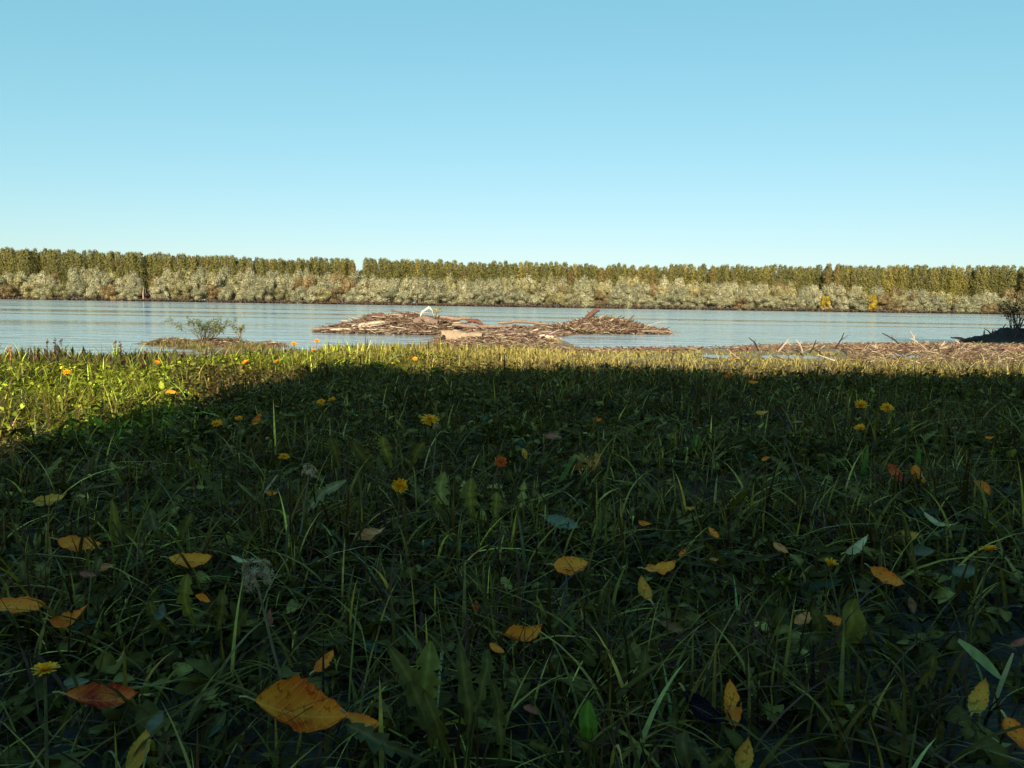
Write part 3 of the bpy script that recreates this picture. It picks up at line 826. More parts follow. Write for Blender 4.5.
def samp_r(n):
    y = 6 + 23 * rng.random(n) ** 1.3; cp = rng.uniform(640, 1120, n); x = (cp - 512) / F * y
    S = np.interp(cp, SH_C, SH_S); k = ((y > S * .38 + 3.5 * rng.random(n) + 3) | ((cp > 850) & (rng.random(n) < .30)) | (rng.random(n) < .08)) & (y < S + .5) & ((cp > 730) | ((y > 20) & (rng.random(n) < .4))) & ((cp > 850) | (rng.random(n) < .6)); return x[k], y[k]
litter('driftwood_litter', 17000, samp_r, .22, .016, PAL, 'brown and tan twigs and reed scraps strewn along the shore at right', .05, .3)
def samp_c(n):
    y = rng.uniform(15, 21, n); cp = rng.uniform(430, 700, n); return (cp - 512) / F * y, y
litter('driftwood_litter', 3000, samp_c, .25, .02, PAL, 'reddish twigs scattered on the mud between the grass and the bar', .03)


def piece(name, pts, rad, m, label, cat, k=9, lump=.15, extra=(), col=(1, 1, 1)):
    """one log or branch: a bent tapered trunk with optional side branches"""
    pts = np.array([tuple(p) for p in pts]); n = 9
    t0 = np.linspace(0, 1, len(pts)); t = np.linspace(0, 1, n)
    P = np.stack([np.interp(t, t0, pts[:, i_]) for i_ in range(3)], -1)
    P[1:-1] += rng.normal(0, np.mean(rad) * min(.25, lump * 1.5), (n - 2, 3))
    R = np.interp(t, np.linspace(0, 1, len(rad)), rad)
    b = MB(); b.tube(P, R, k, col, lump); o = b.build(name, m, loc=P[0]); tag(o, label, cat)
    for (a, e, r) in extra:
        q = MB(); a = np.array(tuple(a)); e = np.array(tuple(e)); mid = (a + e) / 2 + rng.normal(0, r, 3)
        q.tube([a, mid, e], [r, r * .7, r * .35], 6, col); s = q.build('side_branch', m, loc=P[0]); s.parent = o; s.location = (0, 0, 0)
    return o


A = at_y
# stump block, front of the bar
piece('driftwood_log', [A(443, 337, 23.6), A(462, 337.5, 23.5), A(482, 339, 23.4)], [.21, .20, .19], M_palewood, 'thick pale cut log lying nearest on the river bar', 'log', 14, .05, col=(.75, .68, .6))
piece('driftwood_log', [A(446, 343.5, 23.2), A(462, 344, 23.2), A(478, 344, 23.1)], [.07, .08, .05], M_palewood, 'short pale bole lying right under the thick cut log', 'log', 8, .2)
piece('stump', [A(443, 346, 23.25), A(442, 341, 23.25), A(444, 335, 23.35)], [.10, .09, .05], M_dark, 'small dark stump leaning on the left end of the thick cut log', 'stump', 8, .4)
piece('stump', [A(484, 345, 23.2), A(486, 340, 23.2), A(489, 337, 23.3)], [.11, .10, .07], M_drift, 'brown root stub at the right end of the thick cut log', 'stump', 8, .4)
# grey rounded log and red root clumps
piece('driftwood_log', [A(414, 323.5, 30.4), A(424, 319, 30.4), A(438, 323, 30.4)], [.14, .20, .12], M_drift, 'humped grey log below the white bent branch', 'log', 9, .25, col=(.9, .9, .95))
for i_, (a, e, r, lab) in enumerate([
        ((404, 315), (414, 318), .14, 'dark red root clump, the left one beside the white bent branch'),
        ((412, 316), (421, 322), .12, 'dark red root clump touching the humped grey log'),
        ((372, 316.5), (388, 316), .11, 'reddish brown hump of wood on top of the left mound'),
        ((468, 321), (482, 324), .11, 'reddish root ball right of the humped grey log')]):
    piece('root_clump', [A(*a, 31), A((a[0] + e[0]) / 2, (a[1] + e[1]) / 2 - 1, 31), A(*e, 31)], [r * .6, r, r * .6], M_drift, lab, 'root', 8, .7,
          extra=[(A(a[0], a[1], 31), A(a[0] - 4, a[1] - 3, 31), .03), (A(*e, 31), A(e[0] + 5, e[1] + 2, 30.8), .03), (A(a[0] + 3, a[1], 31), A(a[0] + 3, a[1] - 4, 31), .025)],
          col=(.42, .26, .24) if i_ < 2 else (.55, .38, .33))
# white bent branch
piece('bent_branch', [A(420, 318, 30.6), A(422, 312, 30.6), A(429, 307, 30.7), A(432, 310, 30.7), A(434, 317, 30.8)], [.02, .035, .05, .02, .008], M_palewood,
      'white bent branch arching up from the river bar', 'branch', 7, .1, col=(1.6, 1.65, 1.7))
# long logs on the left mound
for pts, r, lab, m in [
        ([(352, 326), (380, 322.5), (404, 323)], .06, 'long tan log lying across the left mound, upper one', M_palewood),
        ([(330, 330), (365, 327), (412, 328)], .05, 'long tan log low on the left mound above the water', M_palewood),
        ([(388, 333), (400, 327.5), (420, 326), (436, 329)], .035, 'pale curved branch arching over the lower left mound', M_palewood),
        ([(312, 329), (330, 328.5), (345, 330)], .035, 'dark thin log at the far left tip of the river bar', M_drift),
        ([(440, 317), (455, 319), (470, 318.5)], .07, 'brown log lying right of the white bent branch', M_drift),
        ([(452, 325), (480, 327), (512, 326)], .07, 'reddish log lying behind the thick cut log', M_drift),
        ([(498, 323), (520, 321), (548, 324)], .06, 'reddish log along the back of the bar left of the tilted stump', M_drift)]:
    yy_ = 30.2
    piece('driftwood_log', [A(*q, yy_) for q in pts], [r, r * 1.1, r * .6], m, lab, 'log', 7, .2)
piece('driftwood_plank', [A(520, 339.5, 25.5), A(538, 338, 25.6), A(553, 338, 25.6)], [.03, .09, .08], M_palewood, 'cream coloured slab of wood on the mud in the middle of the bar', 'plank', 7, .2, col=(1.3, 1.25, 1.1))
# tilted stump and the pile round it
piece('tilted_stump', [A(585, 326, 34.2), A(588, 318, 34.2), A(592, 313.5, 34.2), A(599, 309.5, 34.3)], [.17, .13, .11, .09], M_drift, 'broken tree stump tilting right above the right end of the bar', 'stump', 9, .2,
      extra=[(A(591, 315, 34.2), A(587, 311, 34.2), .04)], col=(.52, .42, .38))
piece('branch', [A(617, 328, 34), A(626, 322, 34), A(629, 320, 34), A(634, 315.5, 34)], [.05, .045, .04, .03], M_drift, 'short upturned branch right of the tilted stump', 'branch', 6, .1,
      extra=[(A(626, 322, 34), A(624, 318, 34), .02)], col=(.6, .5, .5))
piece('branch', [A(603, 332, 33.4), A(609, 322, 34), A(614, 318.5, 34)], [.05, .05, .03], M_palewood, 'pale branch leaning on the pile beside the tilted stump', 'branch', 6)
piece('branch', [A(570, 330, 33.6), A(592, 326, 33.8), A(612, 324, 34), A(622, 330, 33.6)], [.04, .05, .05, .03], M_drift, 'brown branch arched over the pile below the tilted stump', 'branch', 6)
piece('branch', [A(633, 331, 33.6), A(655, 331, 33.6), A(680, 332, 33.6)], [.05, .04, .02], M_drift, 'low dark branch floating out from the right end of the bar', 'branch', 6)
piece('branch', [A(647, 326, 33.9), A(658, 322.5, 33.9), A(668, 321, 33.9)], [.015, .014, .01], M_palewood, 'very thin pale twig reaching over the water right of the bar', 'branch', 5)
litter('driftwood_litter', 420, samp_isl([(-4.35, 31.2, 3.3, 1.8, .5), (-.3, 28, 1.8, 4, .25), (3.8, 34.2, 1.9, 1.0, .25)]), 1.05, .055, [(.20, .12, .09), (.34, .25, .18), (.12, .07, .06), (.45, .36, .27)],
       'larger broken branches lying over the heaps on the river bar', .15, .15)


# thin sticks standing up along the right shore
ST = [((759, 343), (749, 337.5), 14, 'dark', 'thin dark stick leaning left at the left end of the right shore'),
      ((836, 343), (844, 333), 14, 'dark', 'thin dark stick pointing up right over the water at right'),
      ((810, 349), (816, 340), 11, 'dark', 'thin dark forked twig standing left of the up right pointing stick'),
      ((778, 351), (789, 338), 11, 'pale', 'bleached stick leaning right, biggest pale one on the right shore'),
      ((803, 346), (795, 339), 11, 'pale', 'short bleached stick leaning left behind the puddle'),
      ((879, 352), (871, 345), 12, 'pale', 'short pale curved stick lying in the litter at right'),
      ((903, 344), (882, 333), 17, 'dark', 'long dark stick slanting up left near the dark mound'),
      ((921, 345), (909, 338), 17, 'pale', 'pale stick pointing at the long dark slanting stick'),
      ((915, 343), (910, 331), 18, 'pale', 'thin pale twig standing upright before the dark mound'),
      ((938, 350), (945, 341), 15, 'pale', 'pale twig leaning right in front of the dark mound'),
      ((960, 348), (955, 340), 18, 'pale', 'pale twig leaning left in front of the dark mound'),
      ((805, 357), (791, 349), 8.6, 'dark', 'dark twig leaning left out of the puddle'),
      ((823, 357), (812, 349), 8.7, 'dark', 'dark twig leaning left from the right part of the puddle'),
      ((848, 358), (841, 350), 8.9, 'dark', 'dark stubby twig at the right end of the puddle'),
      ((671, 361), (672, 352), 6.5, 'dark', 'short dark stake of dead weed standing in the yellow grass'),
      ((742, 367), (752, 360), 5.2, 'dark', 'dark bent weed stem leaning right at the shadow edge')]
for (a, e, yy_, c_, lab) in ST:
    pa = A(*a, yy_); gzv = float(gz(pa.x, pa.y)); pa.z = min(pa.z, max(gzv, WATER)) if abs(pa.z - gzv) < .3 else pa.z
    pe = A(*e, yy_); mid = (pa + pe) / 2; r = .0009 * yy_
    piece('stick', [pa, mid + Vector((r * 2, 0, r * 2)), pe], [r * 1.3, r, r * .6], M_dark if c_ == 'dark' else M_palewood, lab, 'stick', 5, .1,
          extra=[(mid, mid + (pe - pa) * .3 + Vector(((pe - pa).z * .35, 0, .02)), r * .6)])

# small reddish patch of wood + bigger bits at the right shore
for (a, e, yy_, r, col, lab) in [((905, 361), (920, 359), 9.5, .022, (1, .38, .2), 'rust red chunk of wood lying in the litter at far right'),
                                 ((886, 362), (900, 364), 9.0, .016, (1.1, .9, .8), 'pale piece of wood left of the rust red chunk'),
                                 ((928, 356), (946, 354), 11, .025, (.4, .3, .3), 'dark sodden log in the litter before the dark mound'),
                                 ((1000, 352), (1022, 350), 13, .03, (.9, .7, .6), 'brown log lying at the right edge of the shore litter')]:
    piece('driftwood_log', [A(*a, yy_), A((a[0] + e[0]) / 2, (a[1] + e[1]) / 2 - .5, yy_), A(*e, yy_)], [r, r * 1.2, r * .7], M_drift, lab, 'log', 7, .3, col=col)

# dark mound, its log and the shrub on it
rows = 44; colsn = 44; u = np.linspace(-1, 1, colsn); w_ = np.linspace(-1, 1, rows); U, W_ = np.meshgrid(u, w_)
mx, my = 17.9, 27.2
q = np.clip(1 - (np.abs(U) ** 2.2 + np.abs(W_) ** 2), 0, 1)
XX = mx + U * 2.7; YY = my + W_ * 1.6
ZZ = WATER - .15 + q ** .6 * .72 * (.7 + .55 * vnoise(XX, YY, .45, 31)) + (vnoise(XX, YY, .13, 33) - .5) * .22 * q
i = np.arange(rows - 1)[:, None] * colsn + np.arange(colsn - 1)[None]
fm = np.stack([i, i + 1, i + colsn + 1, i + colsn], -1).reshape(-1, 4)
vm = np.stack([XX, YY, ZZ], -1).reshape(-1, 3) - np.array([mx, my, WATER])
mo = link('earth_mound', mesh_np('earth_mound', vm, fm, M_dark, np.ones((len(vm), 3))), None, (mx, my, WATER))
for k in range(34):
    b = MB(); u_ = rng.uniform(-.75, .95); w0 = rng.uniform(-.6, .1); ix = int((u_ + 1) / 2 * (colsn - 1)); iw = int((w0 + 1) / 2 * (rows - 1)); p0 = np.array([XX[iw, ix], YY[iw, ix], ZZ[iw, ix] - .03])
    dd = np.array([rng.uniform(-.35, .2), rng.uniform(-.2, .1), rng.uniform(.05, .32)]); b.tube([p0, p0 + dd * .5 + (0, 0, .04), p0 + dd], [.03, .02, .008], 5, (2.2, 1.7, 1.5))
    b.build('root', M_dark, mo, None) if False else None
    o_ = b.build('root', M_dark, loc=(mx, my, WATER)); o_.parent = mo; o_.location = (0, 0, 0)
tag(mo, 'dark wet mound of earth and roots at the right water edge', 'mound')
piece('driftwood_log', [A(951, 337.5, 26), A(960, 339, 26), A(978, 341, 26)], [.02, .045, .10], M_dark, 'black log poking left out of the dark mound', 'log', 8, .3)


def shrub(name, base, H, W, nb, leafc, barkc, nl, ls, label, cat, mleaf):
    e = empty(name, base, label, cat); b = MB(); tips = []
    for k in range(nb):
        a = rng.random() * 6.28; L = rng.uniform(.55, 1) * H; o_ = rng.uniform(.2, 1) * W / 2
        p0 = np.array(base) + rng.normal(0, W * .05, 3) * (1, 1, 0); p2 = p0 + np.array([math.cos(a) * o_, math.sin(a) * o_ * .7, L]); p1 = (p0 + p2) / 2 + np.array([-math.cos(a) * o_ * .15, 0, L * .12])
        b.tube([p0, p1, p2], [.012 * H, .008 * H, .003 * H], 5, barkc); tips += [(p0, p1, p2)]
        for j in range(4):
            s = rng.uniform(.35, 1); q0 = p1 + (p2 - p1) * s; q1 = q0 + rng.normal(0, .12 * H, 3) + (0, 0, .08 * H)
            b.tube([q0, (q0 + q1) / 2, q1], [.005 * H, .004 * H, .002 * H], 4, barkc); tips.append((q0, (q0 + q1) / 2, q1))
    b.build('stems', M_bark, e)
    ti = rng.integers(len(tips), size=nl); s = rng.random(nl) ** .6
    P = np.array([np.array(tips[t][0]) * (1 - q) + np.array(tips[t][2]) * q for t, q in zip(ti, s)]) + rng.normal(0, .035 * H, (nl, 3))
    lc = np.array(leafc)[rng.integers(len(leafc), size=nl)] * rng.uniform(.6, 1.35, (nl, 1))
    tv = O1[0]
    v, f, c = scatter(tv, O1[1], P - np.array(base), frames(rng.random(nl) * 6.28, rng.normal(.2, .6, nl)), np.full((nl, 3), ls) * rng.uniform(.6, 1.3, (nl, 1)), lc)
    link('foliage', mesh_np('foliage', v, f, mleaf, c), e)
    return e


bp_ = at_y(205, 345, 20.4)
shrub('shore_shrub', (bp_.x, bp_.y, -.72), .60, 1.8, 30, [(.17, .20, .08), (.24, .24, .12), (.15, .18, .08)], (.6, .5, .4), 1700, .042, 'loose grey green shrub standing at the left waterline', 'shrub', M_weed)
bp_ = at_y(240, 345, 20.4)
shrub('shore_shrub', (bp_.x, bp_.y, -.62), .36, .5, 8, [(.28, .26, .11), (.2, .19, .08)], (.8, .7, .5), 260, .04, 'small yellowish shrub right of the loose grey green shrub', 'shrub', M_weed)
bp_ = at_y(1016, 330, 27.5)
shrub('dark_shrub', (bp_.x, bp_.y, -.35), 1.15, 1.6, 26, [(.14, .07, .05), (.20, .10, .06), (.08, .05, .05)], (.6, .45, .4), 600, .06, 'dark reddish brown shrub growing on the dark mound', 'shrub', M_weed)
bp_ = at_y(1035, 330, 26.5)
shrub('dark_shrub', (bp_.x, bp_.y, -.1), 1.3, 1.3, 16, [(.10, .05, .03), (.16, .08, .03)], (.35, .25, .25), 1000, .06, 'dark shrub with rusty leaves half outside the right edge', 'shrub', M_weed)
bp_ = at_y(437, 318, 31.0)
shrub('yellow_sprout', (bp_.x, bp_.y, bp_.z), .42, .4, 7, [(.50, .40, .06), (.42, .38, .08)], (1.2, 1, .5), 170, .05, 'yellow leaved sprout right beside the white bent branch', 'sprout', M_weed)
bp_ = at_y(602, 325, 34.6)
shrub('green_sprout', (bp_.x, bp_.y, bp_.z), .40, 1.3, 14, [(.26, .25, .08), (.34, .28, .1)], (.9, .8, .5), 500, .06, 'olive weeds growing behind the tilted stump', 'weeds', M_weed)

# ------------------------------------------------------------------ fallen leaves
def fallen(px, py, wpx, ang, key, label, facing=.55, z=.055, ratio=.5, curl=.25, name='fallen_leaf', stalk=True):
    P = at_z(px, py, z); d = (P - CAM); dist = d.length; view = d.normalized()
    up = Vector((0, 0, 1)); nrm = (up * (1 - facing) - view * facing).normalized()
    right = (R3 @ Vector((1, 0, 0))); iup = (R3 @ Vector((0, 1, 0)))
    di = right * math.cos(math.radians(ang)) + iup * math.sin(math.radians(ang))
    kk = -di.dot(nrm) / view.dot(nrm); u = di + view * kk; ln = u.length; u.normalize()
    L = wpx * dist / F * min(ln, 2.0)
    side = u.cross(nrm).normalized()
    n = 29; t = np.linspace(0, 1, n); s_ = (t - .5) * L
    tw = rng.uniform(-.7, .7); bend = curl * L * (rng.uniform(.3, 2.6)) * ((t - .5) ** 2 * 2 - .25)
    yaw = rng.uniform(-.08, .08) * L * np.sin(t * PI)
    pts = np.array(P)[None] + np.array(u)[None] * s_[:, None] + np.array(nrm)[None] * bend[:, None] + np.array(side)[None] * yaw[:, None]
    w_ = ratio * .5 * L * np.sin(PI * np.clip(t ** .9, 0, 1)) ** .62 * (1 - .2 * t)
    w_[0] = w_[-1] = .0004; w_[-3:] *= (.85, .6, 1)
    jl = (1 + .06 * np.sin(t * 43 + rng.random() * 6)) * (1 + rng.uniform(.02, .11) * np.sin(t * rng.uniform(3, 7) + rng.random() * 6)); jr = (1 + .06 * np.sin(t * 39 + rng.random() * 6)) * (1 + rng.uniform(.02, .11) * np.sin(t * rng.uniform(3, 7) + rng.random() * 6))
    if wpx < 50 and rng.random() < .12: kk_ = rng.integers(8, 20); (jl if rng.random() < .5 else jr)[kk_:kk_ + 2] *= .7
    NR = np.array(nrm)[None] + np.array(side)[None] * (tw * (t - .5) * 2)[:, None]; NR /= np.linalg.norm(NR, axis=1)[:, None]
    b = MB(); b.ribbon(pts, NR, w_ * jl, w_ * jr, rng.uniform(.1, .9), (1, 1, 1), rng.uniform(.01, .045) * L, 9)
    o = b.build(name, LM[key], loc=P); tag(o, label, 'leaf', 'fallen leaves in the grass')
    if stalk:
        q = MB(); e = pts[0]; tg = pts[0] - pts[1]; tg /= np.linalg.norm(tg)
        q.tube([e, e + tg * L * .12, e + tg * L * .22 + np.array([0, 0, -.03 * L])], [.0011, .0009, .0008], 5, (.42, .3, .12))
        s = q.build('leaf_stalk', M_stem, loc=P); s.parent = o; s.location = (0, 0, 0)
    return o


for (px, py, wp, an, key, lab, fc) in FL:
    r_ = .5 if key not in ('pale',) else .34
    if key in ('bluegreen',): r_ = .6
    if (px, py) in ((941, 520),): r_ = .22
    if (px, py) in ((732, 703),): r_ = .42
    if (px, py) in ((571, 564), (303, 714)): r_ = .62
    fallen(px, py, wp, an, key, lab, fc, ratio=r_, stalk=wp > 24, z=.056 if py > 450 else .07)


# ------------------------------------------------------------------ dandelions
def stalk_pts(top, bpx, bpy):
    """stalk from the flower head down to the ground under pixel (bpx,bpy)"""
    d = (top - CAM).length * .985; base = CAM + ray(bpx, bpy) * d; dirn = (base - top).normalized()
    if dirn.z > -.2: dirn.z = -.2
    k = (top.z - float(gz(top.x, top.y))) / -dirn.z
    e = top + dirn * k
    mid = (top + e) / 2 + Vector((rng.uniform(-.006, .006), 0, 0))
    return [top, mid, e]


def dandelion(px, py, dpx, bpx, bpy, z, label, yellow=(.80, .52, .02), closed=.0, withered=False, tilt=.3):
    top = at_z(px, py, z) if z is not None else None
    dist = (top - CAM).length; D = dpx * dist / F
    pts = stalk_pts(top, bpx, bpy); e = empty('dandelion', pts[2], label, 'dandelion', 'dandelions in the grass')
    b = MB(); b.tube(pts, [.0010, .0012, .0014], 6, (.085, .065, .025) if not withered else (.16, .11, .08)); b.build('stem', M_stem, e)
    ax = (Vector((rng.normal(0, .22), rng.normal(0, .15), 1)) * (1 - tilt) - (top - CAM).normalized() * tilt).normalized(); closed = closed + rng.uniform(-.1, .35)
    sx = ax.orthogonal().normalized(); sy = ax.cross(sx); A3 = np.array([sx, sy, ax]).T
    g_ = MB(); nb = 12
    for k in range(nb):
        a = k / nb * 2 * PI; o_ = A3 @ np.array([math.cos(a), math.sin(a), 0])
        p0 = np.array(top) - np.array(ax) * D * .22; p1 = p0 + o_ * D * .14; p2 = p1 + o_ * D * .06 + np.array(ax) * D * .22
        g_.ribbon([p0, p1, p2], o_, np.array([.02, .05, .01]) * D * 1.2, np.array([.02, .05, .01]) * D * 1.2, 0, (.12, .16, .06) if not withered else (.25, .16, .10))
    g_.build('bracts', M_stem, e)
    f_ = MB()
    for ring, (nn, rr, el) in enumerate([(20, .5, .12), (18, .42, .35), (14, .3, .7), (9, .17, 1.1)]):
        for k in range(nn):
            a = (k + ring * .4 + rng.uniform(-.3, .3)) / nn * 2 * PI; el_ = el + closed + rng.normal(0, .1)
            o_ = A3 @ np.array([math.cos(a) * math.cos(el_), math.sin(a) * math.cos(el_), math.sin(el_)])
            nr = A3 @ np.array([-math.cos(a) * math.sin(el_), -math.sin(a) * math.sin(el_), math.cos(el_)])
            p0 = np.array(top); L = D * rr * rng.uniform(.85, 1.1)
            pts_ = np.array([p0, p0 + o_ * L * .5 + nr * L * .05, p0 + o_ * L])
            w_ = np.array([.02, .05, .045]) * D
            c = np.array(yellow) * rng.uniform(.75, 1.15) * (np.array([1, .8, 1]) if ring > 2 else 1)
            f_.ribbon(pts_, nr, w_, w_, .1, c)
    f_.build('flower_head', M_petal, e)
    return e


DY = (.95, .42, .01); DW = (.34, .24, .18)
for a in [
 (430, 420, 18, 431, 470, .19, 'tallest yellow dandelion flower, seen edge on left of centre', DY),
 (400, 487, 17, 398, 520, .11, 'open yellow dandelion flower facing the viewer below the tallest one', DY, 0, False, .7),
 (284, 457, 11, 262, 494, .12, 'small yellow dandelion on a pale slanting stalk', DY),
 (217, 424, 11, 219, 480, .12, 'dandelion with reddish stalk in the shade at left', DY),
 (45, 671, 22, 47, 700, .11, 'bright yellow dandelion near the lower left corner', (.95, .46, .01), 0, False, .02),
 (861, 406, 13, 861, 420, .12, 'yellow dandelion upper right in the shade, left of a pair', DY),
 (887, 408, 12, 887, 430, .12, 'yellow dandelion upper right in the shade, right of a pair', DY),
 (860, 429, 11, 858, 446, .11, 'yellow dandelion just below the upper right pair', DY),
 (990, 552, 18, 985, 575, .10, 'yellow dandelion tilted to the right at the right edge', DY, .1, False, .1),
 (829, 567, 17, 833, 590, .09, 'half closed orange yellow dandelion left of the tapering orange leaf', (.85, .42, .02), .5),
 (321, 402, 9, 321, 425, .12, 'tiny yellow dandelion at the shadow edge, left of a close pair', DY),
 (332, 401, 9, 332, 425, .12, 'tiny yellow dandelion at the shadow edge, right of a close pair', DY),
 (501, 463, 14, 497, 500, .12, 'small orange red flower head on a thin stem at centre', (.72, .14, .02), .2, False, .6),
 (239, 419, 8, 240, 440, .10, 'tiny yellow bloom in the shade beside the reddish stalk dandelion', DY),
 (955, 432, 9, 955, 470, .13, 'withered brown dandelion head at upper right on a thin stalk', DW, .9, True),
 (785, 440, 9, 794, 462, .12, 'withered dusky dandelion head right of centre in the shade', DW, .9, True),
 (67, 372, 7, 67, 398, .13, 'yellow dandelion in the lit grass beside the tall straw stalk', DY),
 (247, 372, 8, 247, 392, .12, 'yellow dandelion in the lit grass at the left, lower of a stacked pair', DY),
 (246, 363, 8, 246, 385, .13, 'amber dandelion in the lit grass at the left, upper of a stacked pair', DY),
 (277, 362, 6, 277, 380, .12, 'small yellow dandelion in the lit grass right of the stacked pair', DY),
 (157, 363, 6, 157, 380, .12, 'small yellow dandelion in the lit grass left of the stacked pair', DY),
 (294, 344, 6, 293, 362, .16, 'yellow flower on a tall stem against the water, left one', DY),
 (317, 341, 6, 317, 360, .17, 'yellow flower on a tall stem against the water, right one', DY),
 (314, 351, 6, 314, 365, .12, 'yellow flower just below the tall right one', DY),
 (360, 357, 6, 360, 372, .12, 'small yellow flower in the lit grass below the left mound', DY),
 (415, 359, 6, 415, 372, .11, 'small yellow flower in the lit grass under the thick log', DY),
 (212, 384, 7, 212, 396, .10, 'yellow flower just above the shadow edge at left', DY),
]:
    dandelion(*a)


def seedhead(px, py, dpx, bpx, bpy, z, label, worn=.5, col=(.55, .50, .42)):
    top = at_z(px, py, z); D = dpx * (top - CAM).length / F; pts = stalk_pts(top, bpx, bpy)
    e = empty('seed_head', pts[2], label, 'seed head', 'dandelion seed heads')
    b = MB(); b.tube(pts, [.0011, .0013, .0015], 6, (.16, .12, .06)); b.build('stem', M_stem, e)
    s_ = MB(); T = np.array(top)
    s_.tube([T - (0, 0, D * .12), T, T + (0, 0, D * .08)], [D * .04, D * .1, D * .03], 7, (.30, .18, .12))
    s_.build('receptacle', M_stem, e)
    f_ = MB(); n = 0
    while n < 70:
        d = rng.normal(0, 1, 3); d /= np.linalg.norm(d)
        if d[2] < -.8 or rng.random() < worn * (.5 + .5 * math.sin(d[0] * 5 + d[1] * 3)): n += 1; continue
        r = D * .5 * rng.uniform(.7, 1.05); p = T + d * r
        f_.tube([T + d * D * .08, p], [.00022, .00022], 3, col)
        sx = np.cross(d, rng.normal(0, 1, 3)); sx /= np.linalg.norm(sx); sy = np.cross(d, sx)
        for k in range(7):
            a = k / 7 * 2 * PI; o_ = sx * math.cos(a) + sy * math.sin(a); q = p + (o_ * .8 + d * .35) * D * .17
            f_.ribbon([p, q], d, np.array([.00045, .0002]) * 1.5, np.array([.00045, .0002]) * 1.5, 0, col)
        n += 1
    f_.build('pappus', M_petal, e)
seedhead(255, 575, 31, 272, 640, .12, 'fluffy white seed head on a bent stalk at lower left', .62, (.50, .38, .28))
seedhead(309, 472, 15, 305, 500, .13, 'withered beige seed head on a pinkish stalk left of centre', .7, (.66, .44, .32))
seedhead(437, 427, 8, 433, 460, .17, 'closed beige bud just under the tallest dandelion', .2, (.42, .28, .18))


# upright seed stalks in the lit weeds
def stalk(name, px, py, bpx, bpy, y, col, r, label, cat='stalk', plume=True):
    top = at_y(px, py, y); base = at_y(bpx, bpy, y); base.z = float(gz(base.x, base.y))
    e = empty(name, base, label, cat, 'dry stalks on the bank'); b = MB()
    b.tube([base, (base + top) / 2 + Vector((r, 0, 0)), top], [r, r * .8, r * .5], 5, col); b.build('stem', M_stem, e)
    if plume:
        f_ = MB(); L = (top - base).length
        for k in range(26):
            s = rng.uniform(.35, 1); p = np.array(base + (top - base) * s); d = rng.normal(0, 1, 3) + (0, 0, .8); d /= np.linalg.norm(d)
            f_.ribbon([p, p + d * L * .05, p + d * L * .08], rng.normal(0, 1, 3), np.array([.3, 1, .2]) * r * 1.6, np.array([.3, 1, .2]) * r * 1.6, 0, np.array(col) * rng.uniform(.6, 1.2))
        f_.build('seed_plume', M_stem, e)


stalk('dry_stalk', 10, 347, 11, 384, 4.6, (.34, .17, .07), .006, 'reddish brown seed stalk at the far left of the lit grass')
stalk('dry_stalk', 70, 359, 69, 394, 4.0, (.72, .60, .28), .003, 'tall pale straw stalk standing in the lit grass at left', plume=False)
stalk('dry_stalk', 86, 362, 74, 388, 4.2, (.55, .42, .18), .0025, 'slanting straw stalk right of the tall pale one', plume=False)
stalk('dry_stalk', 111, 370, 116, 384, 4.2, (.6, .5, .3), .0025, 'short pale straw leaning left in the lit grass', plume=False)
stalk('dry_stalk', 55, 337, 55, 350, 6.0, (.09, .06, .05), .004, 'dark seed stalk against the water at left, tallest of three')
stalk('dry_stalk', 47, 340, 47, 350, 6.0, (.10, .08, .05), .003, 'dark seed stalk against the water, left of the tallest')
stalk('dry_stalk', 61, 339, 62, 350, 6.0, (.10, .08, .05), .003, 'dark seed stalk against the water, right of the tallest')
stalk('dry_stalk', 115, 341, 115, 352, 6.0, (.12, .09, .05), .004, 'dark pair member stalk on the bank rim, left one')
stalk('dry_stalk', 120, 341, 121, 352, 6.0, (.12, .09, .05), .004, 'dark pair member stalk on the bank rim, right one')
stalk('dry_stalk', 36, 352, 37, 372, 4.8, (.30, .15, .07), .005, 'rusty seed stalk right of the reddish brown one')
stalk('dry_stalk', 282, 385, 268, 425, 2.8, (.26, .21, .14), .0018, 'thin grey straw slanting in the shade left of centre', plume=False)
stalk('dry_stalk', 165, 424, 185, 450, 2.2, (.30, .25, .17), .0018, 'thin straw leaning left in the shade at left', plume=False)
stalk('dry_stalk', 916, 432, 903, 464, 2.1, (.34, .27, .18), .0022, 'bent straw stalk in the shade at upper right', plume=False)
stalk('dry_stalk', 358, 343, 356, 353, 6.0, (.62, .5, .3), .004, 'pale broken straw sticking up before the left mound', plume=False)
stalk('dry_stalk', 371, 340, 364, 351, 6.3, (.62, .5, .3), .004, 'pale broken straw leaning right before the left mound', plume=False)


# ------------------------------------------------------------------ individual broad leaves and blades
def toothed_profile(n, wmax, teeth, amp=.66):
    t = np.linspace(0, 1, n)
    env = wmax * np.minimum(np.clip(t / .62, 0, 1), np.clip((1 - t) / .40, 0, 1)) ** .85 + .0010
    def one(ph): return env * (1 - amp * (((t * teeth + ph) % 1.0)) ** .9 * (t < .80) * (t > .1))
    return one(0), one(rng.uniform(-.2, .2))


